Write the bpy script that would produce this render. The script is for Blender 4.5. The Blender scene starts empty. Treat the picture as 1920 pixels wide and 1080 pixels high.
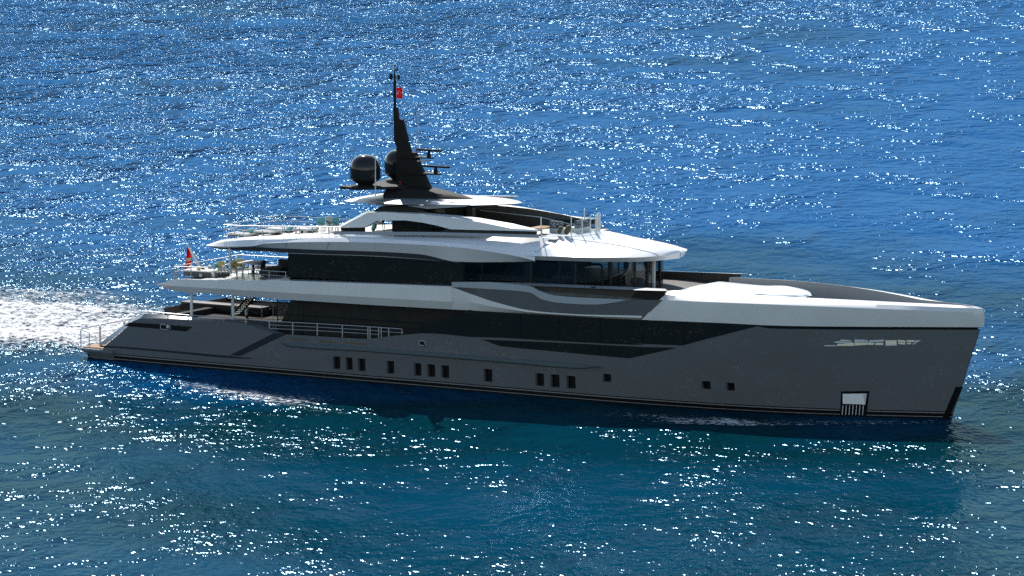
import bpy, bmesh, math, random
from mathutils import Vector, Matrix
R = math.radians
random.seed(7)
S = bpy.context.scene
COL = S.collection

# ------------------------------------------------------------------ camera
F = 10766.51                      # focal length in photo pixels (1920 wide)
CAM = Vector((205.767, -295.362, 48.628))
PITCH = math.atan((540 + 800) / F)
TH = R(31)
RT = Vector((math.cos(TH), math.sin(TH), 0))
AW = Vector((-math.sin(TH), math.cos(TH), 0))
FW = AW * math.cos(PITCH) + Vector((0, 0, -math.sin(PITCH)))
UP = RT.cross(FW)
cd = bpy.data.cameras.new('camera'); cam = bpy.data.objects.new('camera', cd); COL.objects.link(cam)
cam.matrix_world = Matrix(((RT.x, UP.x, -FW.x, CAM.x), (RT.y, UP.y, -FW.y, CAM.y), (RT.z, UP.z, -FW.z, CAM.z), (0, 0, 0, 1)))
cd.sensor_width = 36; cd.lens = 36 * F / 1920; cd.clip_start = 1; cd.clip_end = 20000
S.camera = cam

# ------------------------------------------------------------------ light
SUN_AZ, SUN_EL = 128.0, 37.0
W = bpy.data.worlds.new('World'); S.world = W; W.use_nodes = True
wn = W.node_tree.nodes; wl = W.node_tree.links
bg = wn['Background']; sky = wn.new('ShaderNodeTexSky'); sky.sky_type = 'NISHITA'
sky.sun_disc = False; sky.sun_elevation = R(SUN_EL); sky.sun_rotation = R(90 - SUN_AZ)
sky.air_density = 1.0; sky.dust_density = 0.15; sky.ozone_density = 2.2
wb = wn.new('ShaderNodeMix'); wb.data_type = 'RGBA'; wb.blend_type = 'MULTIPLY'; wb.inputs[0].default_value = 1; wb.inputs[7].default_value = (1.12, 1.0, .86, 1)
wl.new(sky.outputs[0], wb.inputs[6]); wl.new(wb.outputs[2], bg.inputs[0]); bg.inputs[1].default_value = 0.13
ld = bpy.data.lights.new('sun', 'SUN'); ld.energy = 3.9; ld.angle = R(0.55); ld.color = (1, .965, .91)
sun = bpy.data.objects.new('sun', ld); COL.objects.link(sun)
sd = Vector((math.cos(R(SUN_AZ)) * math.cos(R(SUN_EL)), math.sin(R(SUN_AZ)) * math.cos(R(SUN_EL)), math.sin(R(SUN_EL))))
sun.rotation_euler = sd.to_track_quat('Z', 'Y').to_euler(); sun.location = sd * 200
S.view_settings.view_transform = 'Standard'; S.view_settings.look = 'None'
S.view_settings.gamma = 1; S.view_settings.exposure = 0.55
S.cycles.use_denoising = False
S.cycles.sample_clamp_direct = 40; S.cycles.sample_clamp_indirect = 6
S.cycles.filter_width = 1.5
S.cycles.caustics_reflective = False; S.cycles.caustics_refractive = False

# ------------------------------------------------------------------ materials
def mat(name, col, rough=.4, metal=0, spec=.5, coat=0, trans=0, alpha=1, emit=None):
    m = bpy.data.materials.new(name); m.use_nodes = True
    b = m.node_tree.nodes['Principled BSDF']
    b.inputs['Base Color'].default_value = (*col, 1); b.inputs['Roughness'].default_value = rough
    b.inputs['Metallic'].default_value = metal; b.inputs['Specular IOR Level'].default_value = spec
    b.inputs['Coat Weight'].default_value = coat; b.inputs['Coat Roughness'].default_value = .05
    b.inputs['Alpha'].default_value = alpha
    return m
def vary(m, col, col2, scale=3, lo=.4, hi=.6, stretch=(1, 1, 1), bump=0, detail=4):
    """noise between two colours of the thing itself, in object space"""
    nt = m.node_tree; n = nt.nodes; l = nt.links; b = n['Principled BSDF']
    tc = n.new('ShaderNodeTexCoord'); mp = n.new('ShaderNodeMapping'); mp.inputs['Scale'].default_value = stretch
    no = n.new('ShaderNodeTexNoise'); no.inputs['Scale'].default_value = scale; no.inputs['Detail'].default_value = detail
    cr = n.new('ShaderNodeValToRGB'); cr.color_ramp.elements[0].position = lo; cr.color_ramp.elements[1].position = hi
    cr.color_ramp.elements[0].color = (*col, 1); cr.color_ramp.elements[1].color = (*col2, 1)
    l.new(tc.outputs['Object'], mp.inputs[0]); l.new(mp.outputs[0], no.inputs[0]); l.new(no.outputs[0], cr.inputs[0]); l.new(cr.outputs[0], b.inputs['Base Color'])
    if bump:
        bp = n.new('ShaderNodeBump'); bp.inputs['Strength'].default_value = 1; bp.inputs['Distance'].default_value = bump
        l.new(no.outputs[0], bp.inputs['Height']); l.new(bp.outputs[0], b.inputs['Normal'])
    return m
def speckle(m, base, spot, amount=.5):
    """mirrored water glints painted into the base colour as pale spots in loose patches"""
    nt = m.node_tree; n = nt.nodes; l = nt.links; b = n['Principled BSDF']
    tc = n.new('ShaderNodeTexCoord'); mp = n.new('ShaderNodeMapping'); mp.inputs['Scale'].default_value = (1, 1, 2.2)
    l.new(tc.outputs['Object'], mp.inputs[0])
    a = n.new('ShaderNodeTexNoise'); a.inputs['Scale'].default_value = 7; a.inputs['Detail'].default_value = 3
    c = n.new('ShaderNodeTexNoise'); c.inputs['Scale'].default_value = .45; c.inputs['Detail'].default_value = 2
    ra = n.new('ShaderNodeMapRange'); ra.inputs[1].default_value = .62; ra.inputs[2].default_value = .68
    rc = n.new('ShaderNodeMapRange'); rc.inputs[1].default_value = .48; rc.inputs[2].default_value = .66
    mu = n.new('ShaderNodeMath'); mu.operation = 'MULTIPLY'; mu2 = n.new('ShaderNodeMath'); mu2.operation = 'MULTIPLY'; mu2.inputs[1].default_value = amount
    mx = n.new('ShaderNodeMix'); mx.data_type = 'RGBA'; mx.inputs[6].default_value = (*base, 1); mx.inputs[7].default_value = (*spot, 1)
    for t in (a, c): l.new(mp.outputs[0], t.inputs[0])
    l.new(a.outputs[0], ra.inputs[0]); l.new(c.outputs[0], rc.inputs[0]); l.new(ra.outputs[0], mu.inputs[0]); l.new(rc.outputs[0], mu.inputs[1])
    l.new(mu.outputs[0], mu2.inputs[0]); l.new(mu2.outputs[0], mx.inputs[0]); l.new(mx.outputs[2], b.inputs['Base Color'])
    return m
M = {}
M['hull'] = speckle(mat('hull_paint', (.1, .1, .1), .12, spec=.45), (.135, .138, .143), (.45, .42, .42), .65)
M['darkstrip'] = mat('dark_grey_paint', (.022, .025, .027), .3, spec=.3)
M['boot'] = mat('boot_black', (.006, .006, .006), .3, spec=.3)
M['stripe'] = mat('boot_grey', (.22, .22, .22), .4)
M['white'] = vary(mat('white_gelcoat', (.8, .8, .8), .25, spec=.4, coat=.2), (.76, .77, .78), (.82, .82, .83), .5)
M['band'] = vary(mat('bulwark_gelcoat', (.72, .72, .71), .3, spec=.4, coat=.15), (.7, .7, .69), (.74, .74, .73), .4)
M['lip'] = mat('pale_grey_paint', (.3, .33, .35), .3)
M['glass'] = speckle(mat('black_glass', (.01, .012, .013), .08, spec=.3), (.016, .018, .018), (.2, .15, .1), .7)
M['rubrail'] = mat('rub_rail_grey', (.11, .14, .155), .35)
M['wall'] = vary(mat('dark_wall', (.02, .021, .022), .5, spec=.15), (.018, .019, .02), (.026, .026, .025), 1.5)
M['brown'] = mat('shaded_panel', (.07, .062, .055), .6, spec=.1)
M['inner'] = mat('inner_bulwark_grey', (.13, .13, .13), .6, spec=.2)
M['deck'] = vary(mat('deck_grey', (.1, .1, .095), .7, spec=.1), (.09, .09, .085), (.13, .125, .12), 2)
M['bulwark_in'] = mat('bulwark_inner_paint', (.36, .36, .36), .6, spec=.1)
M['shadedeck'] = vary(mat('shaded_decking', (.045, .042, .038), .8, spec=.05), (.04, .037, .034), (.055, .05, .046), 2)  # shadow under the upper deck put into the colour, darker than deck_grey
M['planks'] = vary(mat('grey_planking', (.26, .25, .22), .6), (.24, .23, .2), (.3, .29, .26), 2, stretch=(1, 8, 1))
M['teak'] = vary(mat('teak', (.4, .22, .1), .7, spec=.1), (.38, .2, .085), (.5, .29, .14), 1.2, stretch=(1, 9, 1))
M['steel'] = mat('stainless', (.42, .43, .44), .42, metal=.6)
M['post'] = mat('white_post', (.75, .76, .76), .3)
M['black'] = mat('mast_black', (.022, .022, .022), .7, spec=.08)
M['dome'] = mat('dome_black', (.02, .019, .018), .1, spec=.4)
M['hard'] = mat('hardtop_grey', (.2, .22, .24), .35, coat=.1)
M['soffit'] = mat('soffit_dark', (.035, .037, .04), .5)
M['red'] = mat('flag_red', (.75, .012, .012), .7)
M['flagwhite'] = mat('flag_white', (.8, .8, .8), .7)
M['navy'] = mat('flag_blue', (.01, .015, .12), .7)
M['cyan'] = vary(mat('cyan_fabric', (.2, .55, .56), .9), (.18, .5, .52), (.26, .62, .62), 9)
M['yellow'] = vary(mat('yellow_fabric', (.75, .66, .28), .9), (.7, .6, .25), (.8, .72, .34), 9)
M['cream'] = vary(mat('cream_fabric', (.72, .7, .66), .9), (.68, .66, .62), (.78, .76, .72), 9)
M['olive'] = mat('olive_fabric', (.12, .1, .05), .9)
M['char'] = vary(mat('charcoal_fabric', (.03, .03, .033), .9), (.025, .025, .028), (.05, .05, .055), 8)
M['tweed'] = vary(mat('tweed_fabric', (.1, .1, .11), .95), (.035, .035, .04), (.42, .42, .43), 11, .45, .6)
M['sign'] = mat('badge_gold', (.95, .9, .68), .35)
M['sign2'] = mat('badge_silver', (.68, .7, .74), .3)
M['plate'] = mat('anchor_plate', (.9, .9, .9), .35)
M['reddish'] = mat('nav_red', (.35, .02, .02), .4)
def cloth(m):                      # thin flag cloth lets the sun through
    nt = m.node_tree; n = nt.nodes; l = nt.links; b = n['Principled BSDF']; t = n.new('ShaderNodeBsdfTranslucent'); t.inputs[0].default_value = b.inputs['Base Color'].default_value
    x = n.new('ShaderNodeMixShader'); x.inputs[0].default_value = .5; l.new(b.outputs[0], x.inputs[1]); l.new(t.outputs[0], x.inputs[2]); l.new(x.outputs[0], n['Material Output'].inputs[0])
for k_ in ('red', 'flagwhite'): cloth(M[k_])
def tinted():
    m = bpy.data.materials.new('tinted_glass'); m.use_nodes = True; n = m.node_tree.nodes; l = m.node_tree.links
    n.remove(n['Principled BSDF']); t = n.new('ShaderNodeBsdfTransparent'); t.inputs[0].default_value = (.5, .54, .55, 1)
    g = n.new('ShaderNodeBsdfGlossy'); g.inputs['Roughness'].default_value = .03; g.inputs[0].default_value = (.9, .9, .9, 1)
    lw = n.new('ShaderNodeLayerWeight'); lw.inputs[0].default_value = .5; pw = n.new('ShaderNodeMath'); pw.operation = 'POWER'; pw.inputs[1].default_value = 4
    f = n.new('ShaderNodeMapRange'); f.inputs[3].default_value = .05; f.inputs[4].default_value = .8; x = n.new('ShaderNodeMixShader')
    l.new(lw.outputs['Facing'], pw.inputs[0]); l.new(pw.outputs[0], f.inputs[0]); l.new(f.outputs[0], x.inputs[0]); l.new(t.outputs[0], x.inputs[1]); l.new(g.outputs[0], x.inputs[2]); l.new(x.outputs[0], n['Material Output'].inputs[0])
    return m
M['tint'] = tinted()
def clear():
    m = tinted(); m.name = 'clear_glass'
    for n in m.node_tree.nodes:
        if n.type == 'BSDF_TRANSPARENT': n.inputs[0].default_value = (.86, .9, .9, 1)
    return m
M['clear'] = clear()

# ------------------------------------------------------------------ geometry helpers
def crom(tab, x):
    if x <= tab[0][0]: return tab[0][1]
    if x >= tab[-1][0]: return tab[-1][1]
    for i in range(len(tab) - 1):
        if x <= tab[i + 1][0]: break
    x0, y0 = tab[i]; x1, y1 = tab[i + 1]; h = x1 - x0; d = (y1 - y0) / h
    def sl(k):
        if k <= 0 or k >= len(tab) - 1:
            return (tab[min(k + 1, len(tab) - 1)][1] - tab[max(k - 1, 0)][1]) / (tab[min(k + 1, len(tab) - 1)][0] - tab[max(k - 1, 0)][0])
        a = (tab[k][1] - tab[k - 1][1]) / (tab[k][0] - tab[k - 1][0]); b = (tab[k + 1][1] - tab[k][1]) / (tab[k + 1][0] - tab[k][0])
        return 0 if a * b <= 0 else 2 * a * b / (a + b)
    m0, m1 = sl(i), sl(i + 1); t = (x - x0) / h
    return y0 * (2 * t**3 - 3 * t * t + 1) + h * m0 * (t**3 - 2 * t * t + t) + y1 * (3 * t * t - 2 * t**3) + h * m1 * (t**3 - t * t)
def lin(tab, x):
    if x <= tab[0][0]: return tab[0][1]
    for (a, b), (c, d) in zip(tab, tab[1:]):
        if x <= c: return b + (d - b) * (x - a) / (c - a) if c > a else d
    return tab[-1][1]
WLT = [(0, 4.5), (6, 4.7), (30, 4.7), (36, 4.66), (40.3, 4.46), (43.6, 4.15), (46.9, 3.68), (49.9, 3.0), (52.9, 2.05), (55.7, .98), (58, .04)]
DKT = [(0, 4.7), (6, 4.9), (40, 4.9), (44, 4.88), (46.5, 4.72), (48.8, 4.35), (51, 3.75), (53.4, 2.88), (56, 1.75), (58.4, .75), (59.4, .35), (60, .05)]
def xs(z): return 58 + .333 * max(-1, min(z, 6.5))
def HB(x, z):
    k = max(0, min(1, (z + .0) / 5.2)); s = xs(z)
    a = crom(WLT, x - (s - 58)) if x > 30 else crom(WLT, x)
    b = crom(DKT, x + (60 - s)) if x > 30 else crom(DKT, x)
    return a + (b - a) * k ** .8
def ray(px, py):
    return FW + RT * ((px - 960) / F) + UP * ((540 - py) / F)
def aty(px, py, y):             # point of the plane y = const behind a photo pixel
    d = ray(px, py); return CAM + d * ((y - CAM.y) / d.y)
def atz(px, py, z):
    d = ray(px, py); return CAM + d * ((z - CAM.z) / d.z)
def ats(px, py, yf):
    p = aty(px, py, -4)
    for _ in range(14): p = aty(px, py, .5 * p.y + .5 * yf(p.x, p.z)) if _ > 6 else aty(px, py, yf(p.x, p.z))
    return p
def hull(off=0): return lambda x, z: -(HB(x, z) + off)
def C(y): return lambda x, z: y
def resample(poly, n, smooth):
    a, b = poly[0][0], poly[-1][0]; f = crom if smooth else lin
    return [(a + (b - a) * i / n, f(poly, a + (b - a) * i / n)) for i in range(n + 1)]

SPLIT = {'wing_lip', 'wing_facet', 'wing_recess', 'wing_ledge', 'dark_opening', 'bulwark_cap', 'quarter_bevel', 'side_crease_strip', 'diagonal_strip', 'mooring_panel', 'drain_slot',
         'rub_rail', 'hull_glazing', 'lower_glazing', 'sill_shadow_gap', 'bow_shadow_gap', 'saloon_glazing', 'head_trim', 'stem_shoe', 'bulwark_inner_face', 'deck_coaming', 'coaming_base',
         'sun_deck_arch', 'hardtop_leg', 'side_fairing', 'roof_groove', 'bulwark_lining'}
class MB:
    def __init__(s): s.v = []; s.f = []; s.m = []; s.mats = []
    def mi(s, m):
        if m not in s.mats: s.mats.append(m)
        return s.mats.index(m)
    def face(s, idx, m): s.f.append(idx); s.m.append(s.mi(m))
    def grid(s, G, m, mirror=False, close_u=False):
        for sg in ((1, -1) if mirror else (1,)):
            b = len(s.v); nr = len(G); nc = len(G[0])
            for r in G:
                for p in r: s.v.append((p[0], p[1] * sg, p[2]))
            for i in range(nr - 1):
                for j in range(nc - 1):
                    q = [b + i * nc + j, b + i * nc + j + 1, b + (i + 1) * nc + j + 1, b + (i + 1) * nc + j]
                    s.face(q if sg > 0 else q[::-1], m)
                if close_u:
                    q = [b + i * nc + nc - 1, b + i * nc, b + (i + 1) * nc, b + (i + 1) * nc + nc - 1]; s.face(q, m)
        return s
    def slab(s, G, th, m, mirror=False):
        """grid G thickened towards the centre line by th (a real shell)"""
        H = [[Vector((p[0], p[1] + th, p[2])) for p in r] for r in G]
        s.grid(G, m, mirror); s.grid([r[::-1] for r in H], m, mirror)
        s.grid([G[0], H[0]][::-1], m, mirror); s.grid([G[-1], H[-1]], m, mirror)
        s.grid([[r[0] for r in G], [r[0] for r in H]], m, mirror); s.grid([[r[-1] for r in H], [r[-1] for r in G]], m, mirror)
        return s
    def box(s, a, b, m, rot=None, piv=None):
        P = [Vector((x, y, z)) for z in (a[2], b[2]) for y in (a[1], b[1]) for x in (a[0], b[0])]
        if rot:
            c = Vector(piv) if piv else (Vector(a) + Vector(b)) / 2; P = [c + rot @ (p - c) for p in P]
        k = len(s.v); s.v += [tuple(p) for p in P]
        for q in ((0, 2, 3, 1), (4, 5, 7, 6), (0, 1, 5, 4), (2, 6, 7, 3), (0, 4, 6, 2), (1, 3, 7, 5)): s.face([k + i for i in q], m)
        return s
    def rbox(s, a, b, r, m, rot=None, piv=None):
        """soft box: rounded plan and rounded top/bottom edges"""
        x0, y0, z0 = a; x1, y1, z1 = b; rings = []
        r = min(r, (x1 - x0) / 2.01, (y1 - y0) / 2.01, (z1 - z0) / 2.01)
        c = (Vector(a) + Vector(b)) / 2 if piv is None else Vector(piv)
        for (dz, ins) in ((0, r), (.3 * r, .3 * r), (r, 0), (z1 - z0 - r, 0), (z1 - z0 - .3 * r, .3 * r), (z1 - z0, r)):
            ring = []
            for (cx, cy, a0) in ((x1 - r, y1 - r, 0), (x0 + r, y1 - r, 90), (x0 + r, y0 + r, 180), (x1 - r, y0 + r, 270)):
                for k in range(4):
                    t = R(a0 + 30 * k); rr = r - ins
                    p = Vector((cx + rr * math.cos(t), cy + rr * math.sin(t), z0 + dz)); ring.append(c + rot @ (p - c) if rot else p)
            rings.append(ring)
        k = len(s.v); s.grid(rings, m, close_u=True); n = 16
        s.face([k + i for i in range(n)][::-1], m); s.face([k + 5 * n + i for i in range(n)], m)
        return s
    def prism(s, pts, vec, m):
        vec = Vector(vec); k = len(s.v); n = len(pts)
        s.v += [tuple(p) for p in pts] + [tuple(Vector(p) + vec) for p in pts]
        s.face(list(range(k, k + n)), m); s.face(list(range(k + n, k + 2 * n))[::-1], m)
        for i in range(n): s.face([k + i, k + n + i, k + n + (i + 1) % n, k + (i + 1) % n], m)
        return s
    def tube(s, P, r, m, n=8, r2=None):
        P = [Vector(p) for p in P]; rings = []
        for i, p in enumerate(P):
            d = (P[min(i + 1, len(P) - 1)] - P[max(i - 1, 0)]).normalized()
            u = d.cross(Vector((0, 0, 1)) if abs(d.z) < .9 else Vector((1, 0, 0))).normalized(); w = d.cross(u)
            q = r if r2 is None else r + (r2 - r) * i / (len(P) - 1)
            rings.append([p + (u * math.cos(2 * math.pi * k / n) + w * math.sin(2 * math.pi * k / n)) * q for k in range(n)])
        k = len(s.v); s.grid(rings, m, close_u=True)
        s.face([k + i for i in range(n)][::-1], m); s.face([k + (len(P) - 1) * n + i for i in range(n)], m)
        return s
    def lathe(s, c, prof, m, n=28):
        rings = [[Vector((c[0] + r * math.cos(2 * math.pi * k / n), c[1] + r * math.sin(2 * math.pi * k / n), c[2] + z)) for k in range(n)] for r, z in prof]
        k = len(s.v); s.grid(rings, m, close_u=True)
        s.face([k + i for i in range(n)][::-1], m); s.face([k + (len(prof) - 1) * n + i for i in range(n)], m)
        return s
    def build(s, name, parent=None, smooth=25, bevel=0, label=None):
        if name in SPLIT:         # a near one and a far one: two objects
            for sg in (1, -1):
                q = MB(); q.v = s.v; q.mats = s.mats; keepf = [i for i, f in enumerate(s.f) if sum(s.v[j][1] for j in f) * sg > 0]
                q.f = [s.f[i] for i in keepf]; q.m = [s.m[i] for i in keepf]
                if q.f: o = q.build_one(name, parent, smooth, bevel, label)
            return o
        return s.build_one(name, parent, smooth, bevel, label)
    def build_one(s, name, parent=None, smooth=25, bevel=0, label=None):
        me = bpy.data.meshes.new(name); me.from_pydata(s.v, [], s.f)
        for m in s.mats: me.materials.append(M[m] if isinstance(m, str) else m)
        me.polygons.foreach_set('material_index', s.m)
        bm = bmesh.new(); bm.from_mesh(me); bmesh.ops.remove_doubles(bm, verts=bm.verts, dist=.0008)
        bmesh.ops.delete(bm, geom=[v for v in bm.verts if not v.link_faces], context='VERTS')
        bmesh.ops.dissolve_degenerate(bm, edges=bm.edges, dist=.0004)
        bmesh.ops.recalc_face_normals(bm, faces=bm.faces); bm.to_mesh(me); bm.free()
        if smooth: me.shade_smooth(); me.set_sharp_from_angle(angle=R(smooth))
        o = bpy.data.objects.new(name, me); COL.objects.link(o)
        if parent: o.parent = parent; o.matrix_parent_inverse = Matrix.Translation(-parent.location) if parent.type == 'EMPTY' and parent.parent is None else Matrix()
        if bevel:
            b = o.modifiers.new('bevel', 'BEVEL'); b.width = bevel; b.segments = 2; b.limit_method = 'ANGLE'
        if label: o['label'] = label
        return o
def tag(o, label=None, cat=None, group=None, kind=None):
    if label: o['label'] = label
    if cat: o['category'] = cat
    if group: o['group'] = group
    if kind: o['kind'] = kind
    return o
def empty(name, loc=(0, 0, 0)):
    o = bpy.data.objects.new(name, None); COL.objects.link(o); o.location = loc; return o
def rowgrid(rows, n=60, smooth=True):
    """rows: [(pixel polyline, y-function)...] -> grid of points; every row runs over the same share of its own length"""
    return [[ats(px, py, yf) for px, py in resample(poly, n, smooth)] for poly, yf in rows]

# ================================================================== SETTING : the sea
def water_mat():
    m = bpy.data.materials.new('sea_water'); m.use_nodes = True; n = m.node_tree.nodes; l = m.node_tree.links
    n.remove(n['Principled BSDF']); df = n.new('ShaderNodeBsdfDiffuse'); gl = n.new('ShaderNodeBsdfGlossy'); gl.distribution = 'BECKMANN'; gl.inputs['Roughness'].default_value = W_ROUGH; gl.inputs[0].default_value = (.5, .78, 1, 1)
    fr = n.new('ShaderNodeFresnel'); fr.inputs[0].default_value = 1.333; fm = n.new('ShaderNodeMapRange'); mx = n.new('ShaderNodeMixShader')
    fm.inputs[1].default_value = .02; fm.inputs[2].default_value = .6; fm.inputs[3].default_value = W_F0; fm.inputs[4].default_value = W_F1
    l.new(fr.outputs[0], fm.inputs[0]); l.new(fm.outputs[0], mx.inputs[0]); l.new(df.outputs[0], mx.inputs[1]); l.new(gl.outputs[0], mx.inputs[2]); l.new(mx.outputs[0], n['Material Output'].inputs[0])
    g = n.new('ShaderNodeNewGeometry')
    def noise(scale, detail, along, rot, rough=.5, dist=0):
        """wave heights; the crests are stretched `along` times in the direction rot"""
        mp = n.new('ShaderNodeMapping'); mp.vector_type = 'TEXTURE'; mp.inputs['Scale'].default_value = (1, along, 1); mp.inputs['Rotation'].default_value = (0, 0, R(rot))
        t = n.new('ShaderNodeTexNoise'); t.inputs['Scale'].default_value = scale; t.inputs['Detail'].default_value = detail; t.inputs['Roughness'].default_value = rough; t.inputs['Distortion'].default_value = dist
        l.new(g.outputs['Position'], mp.inputs[0]); l.new(mp.outputs[0], t.inputs[0]); return t
    def math_(op, a, b_):
        k = n.new('ShaderNodeMath'); k.operation = op
        for i, v in enumerate((a, b_)):
            if isinstance(v, (int, float)): k.inputs[i].default_value = v
            else: l.new(v, k.inputs[i])
        return k.outputs[0]
    gust = noise(.03, 2, 1, 31); cat = noise(.16, 2, 2.2, 31)
    gm = n.new('ShaderNodeMapRange'); gm.inputs[1].default_value = .38; gm.inputs[2].default_value = .62; gm.inputs[3].default_value = W_G[0]; gm.inputs[4].default_value = W_G[1]
    l.new(math_('ADD', math_('MULTIPLY', gust.outputs[0], .45), math_('MULTIPLY', cat.outputs[0], .55)), gm.inputs[0])
    # the wind is stronger towards the far water on the left, so the chop is steeper there
    dt = n.new('ShaderNodeVectorMath'); dt.operation = 'DOT_PRODUCT'; dt.inputs[1].default_value = tuple(AW * .9 - RT * 3.2); l.new(g.outputs['Position'], dt.inputs[0])
    wr = n.new('ShaderNodeMapRange'); wr.interpolation_type = 'SMOOTHSTEP'
    for i_, v_ in enumerate(W_WIND): wr.inputs[1 + i_].default_value = v_
    l.new(dt.outputs['Value'], wr.inputs[0])
    # short ripples near by, longer chop far out where the wind has more room
    dd = n.new('ShaderNodeVectorMath'); dd.operation = 'DOT_PRODUCT'; dd.inputs[1].default_value = tuple(AW); l.new(g.outputs['Position'], dd.inputs[0])
    nr = n.new('ShaderNodeMapRange'); fr_ = n.new('ShaderNodeMapRange')
    for q_, v4 in ((nr, (-60, 300, 1, .5)), (fr_, (-60, 260, 1, 1.6))):
        for i_, v_ in enumerate(v4): q_.inputs[1 + i_].default_value = v_
        l.new(dd.outputs['Value'], q_.inputs[0])
    hs = None
    for sc, det, al, rot, ro, amp in WAVES:
        v = math_('MULTIPLY', noise(sc, det, al, rot, ro).outputs[0], amp)
        if sc > 1: v = math_('MULTIPLY', v, nr.outputs[0])
        elif sc > .3: v = math_('MULTIPLY', v, fr_.outputs[0])
        hs = v if hs is None else math_('ADD', hs, v)
    h = math_('MULTIPLY', math_('MULTIPLY', hs, gm.outputs[0]), wr.outputs[0])
    bp = n.new('ShaderNodeBump'); bp.inputs['Strength'].default_value = 1; bp.inputs['Distance'].default_value = 1
    l.new(h, bp.inputs['Height'])
    for q_ in (gl, fr): l.new(bp.outputs[0], q_.inputs['Normal'])
    b2 = n.new('ShaderNodeBump'); b2.inputs['Strength'].default_value = 1; b2.inputs['Distance'].default_value = 1.9
    l.new(h, b2.inputs['Height']); l.new(b2.outputs[0], df.inputs['Normal'])
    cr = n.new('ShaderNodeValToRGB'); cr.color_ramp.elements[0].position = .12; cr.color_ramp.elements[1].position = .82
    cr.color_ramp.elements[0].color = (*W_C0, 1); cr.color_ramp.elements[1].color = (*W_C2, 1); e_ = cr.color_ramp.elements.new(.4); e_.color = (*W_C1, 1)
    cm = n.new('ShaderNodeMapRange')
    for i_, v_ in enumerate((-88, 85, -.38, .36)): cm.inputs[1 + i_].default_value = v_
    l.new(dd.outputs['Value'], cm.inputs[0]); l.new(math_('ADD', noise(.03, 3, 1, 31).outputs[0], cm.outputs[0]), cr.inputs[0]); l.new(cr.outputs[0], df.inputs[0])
    return m
W_G = (.5, 1.75)
W_WIND = (-110, 330, .26, 1.3)
W_ROUGH = .2; W_F0, W_F1 = .03, .09
WAVES = [(.16, 1, 1.5, 31, .5, 1.5), (.85, 1.3, 1.8, 18, .55, .95), (2.6, 1.4, 2.0, 44, .57, .48)]
W_C0, W_C1, W_C2 = (.0005, .048, .095), (.0002, .026, .036), (.001, .086, .265)  # middle colour darkened: the hull's shadow on the water is painted in
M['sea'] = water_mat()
w = MB(); w.grid([[Vector((x, y, 0)) for x in (-4000, 4000)] for y in (-1000, 6000)], 'sea')
sea = w.build('sea_water', smooth=0); tag(sea, 'deep blue rippled sea glittering in the sun', 'sea', kind='structure')

# ================================================================== THE YACHT
Y = empty('motor_yacht', (30, 0, 0))
tag(Y, 'long dark grey and white motor yacht under way on the blue sea', 'yacht')
def P(mb, name, **k): return mb.build(name, Y, **k)

# ---------------- hull shell : columns at fixed x, rows at fixed z, real recessed ports
ports = []                       # (px0, px1, py_top, py_bottom)
for a, b, t, c in ((624, 638, 669, 692), (648, 661, 671, 693.5), (671, 685, 673, 696), (725, 739, 677, 700), (776, 790, 681, 705), (801, 816, 684, 707),
                   (827, 842, 685.5, 709), (907, 923, 692, 716), (1004, 1020, 699, 724), (1032, 1049, 701, 726), (1062, 1079, 703, 728),
                   (1130, 1146, 707.5, 722), (1315, 1332, 712, 727), (1361, 1377, 714, 729)):
    p = ats(a, (t + c) / 2, hull()); q = ats(b, (t + c) / 2, hull()); zt = ats((a + b) / 2, t, hull()).z; zb = ats((a + b) / 2, c, hull()).z
    ports.append([p.x, q.x, zb, zt])
tall = ports[:11]; zb = sum(p[2] for p in tall) / 11; zt = sum(p[3] for p in tall) / 11
sq = ports[11:]; zsb = sum(p[2] for p in sq) / 3; zst = sum(p[3] for p in sq) / 3
for p in tall: p[2], p[3] = zb, zt
for p in sq: p[2], p[3] = zsb, zst
CREASE = [(190, 657.5), (197, 648.5), (240, 612), (248, 603), (262, 597), (300, 597), (420, 603), (457, 606), (511, 625), (535, 627), (600, 631), (690, 636), (735, 630), (790, 625),
          (830, 626.5), (880, 632), (960, 634), (1120, 641), (1240, 646.5), (1280, 648), (1305, 641), (1420, 612), (1440, 616), (1840, 618.5)]
TOPL = [(0.1, .63)] + [(lambda p: (p.x, p.z))(ats(px, py, hull())) for px, py in CREASE]
TOPL = sorted(set((round(a, 3), b) for a, b in TOPL)); TOPL[-1] = (59.75, TOPL[-1][1])
cols = sorted(set([round(v, 4) for p in ports for v in (p[0], p[1])] + [a for a, b in TOPL if a < 59.7] + [x * .5 for x in range(1, 104)] + [52 + .25 * k for k in range(0, 31)] + [59.75]))
cl = [cols[0]]
keep = set(round(v, 4) for p in ports for v in (p[0], p[1]))
for c in cols[1:]:
    if c - cl[-1] < .06 and c not in keep: continue
    cl.append(c)
cols = cl
base = [-.8, -.3, 0, .1, .14, .33, .39, .45]
zr = sorted(base + [zb, zt, zsb, zst, (zb + .5) / 2 + .1])
def hx(xc, z):                    # rake of the stem
    return xc + (xs(z) - 59.75) * max(0, (xc - 52) / 7.75) ** 1.3
hb = MB()
NU = 6
def hrow(xc, k):
    T = lin(TOPL, xc)
    if k < len(zr): return min(zr[k], T)
    return max(zr[-1], zr[-1] + (T - zr[-1]) * (k - len(zr) + 1) / NU) if T > zr[-1] else T
nk = len(zr) + NU
def hp(xc, z, inset=0):
    x = hx(xc, z); return Vector((x, -(HB(x, z) - inset), z))
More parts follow.
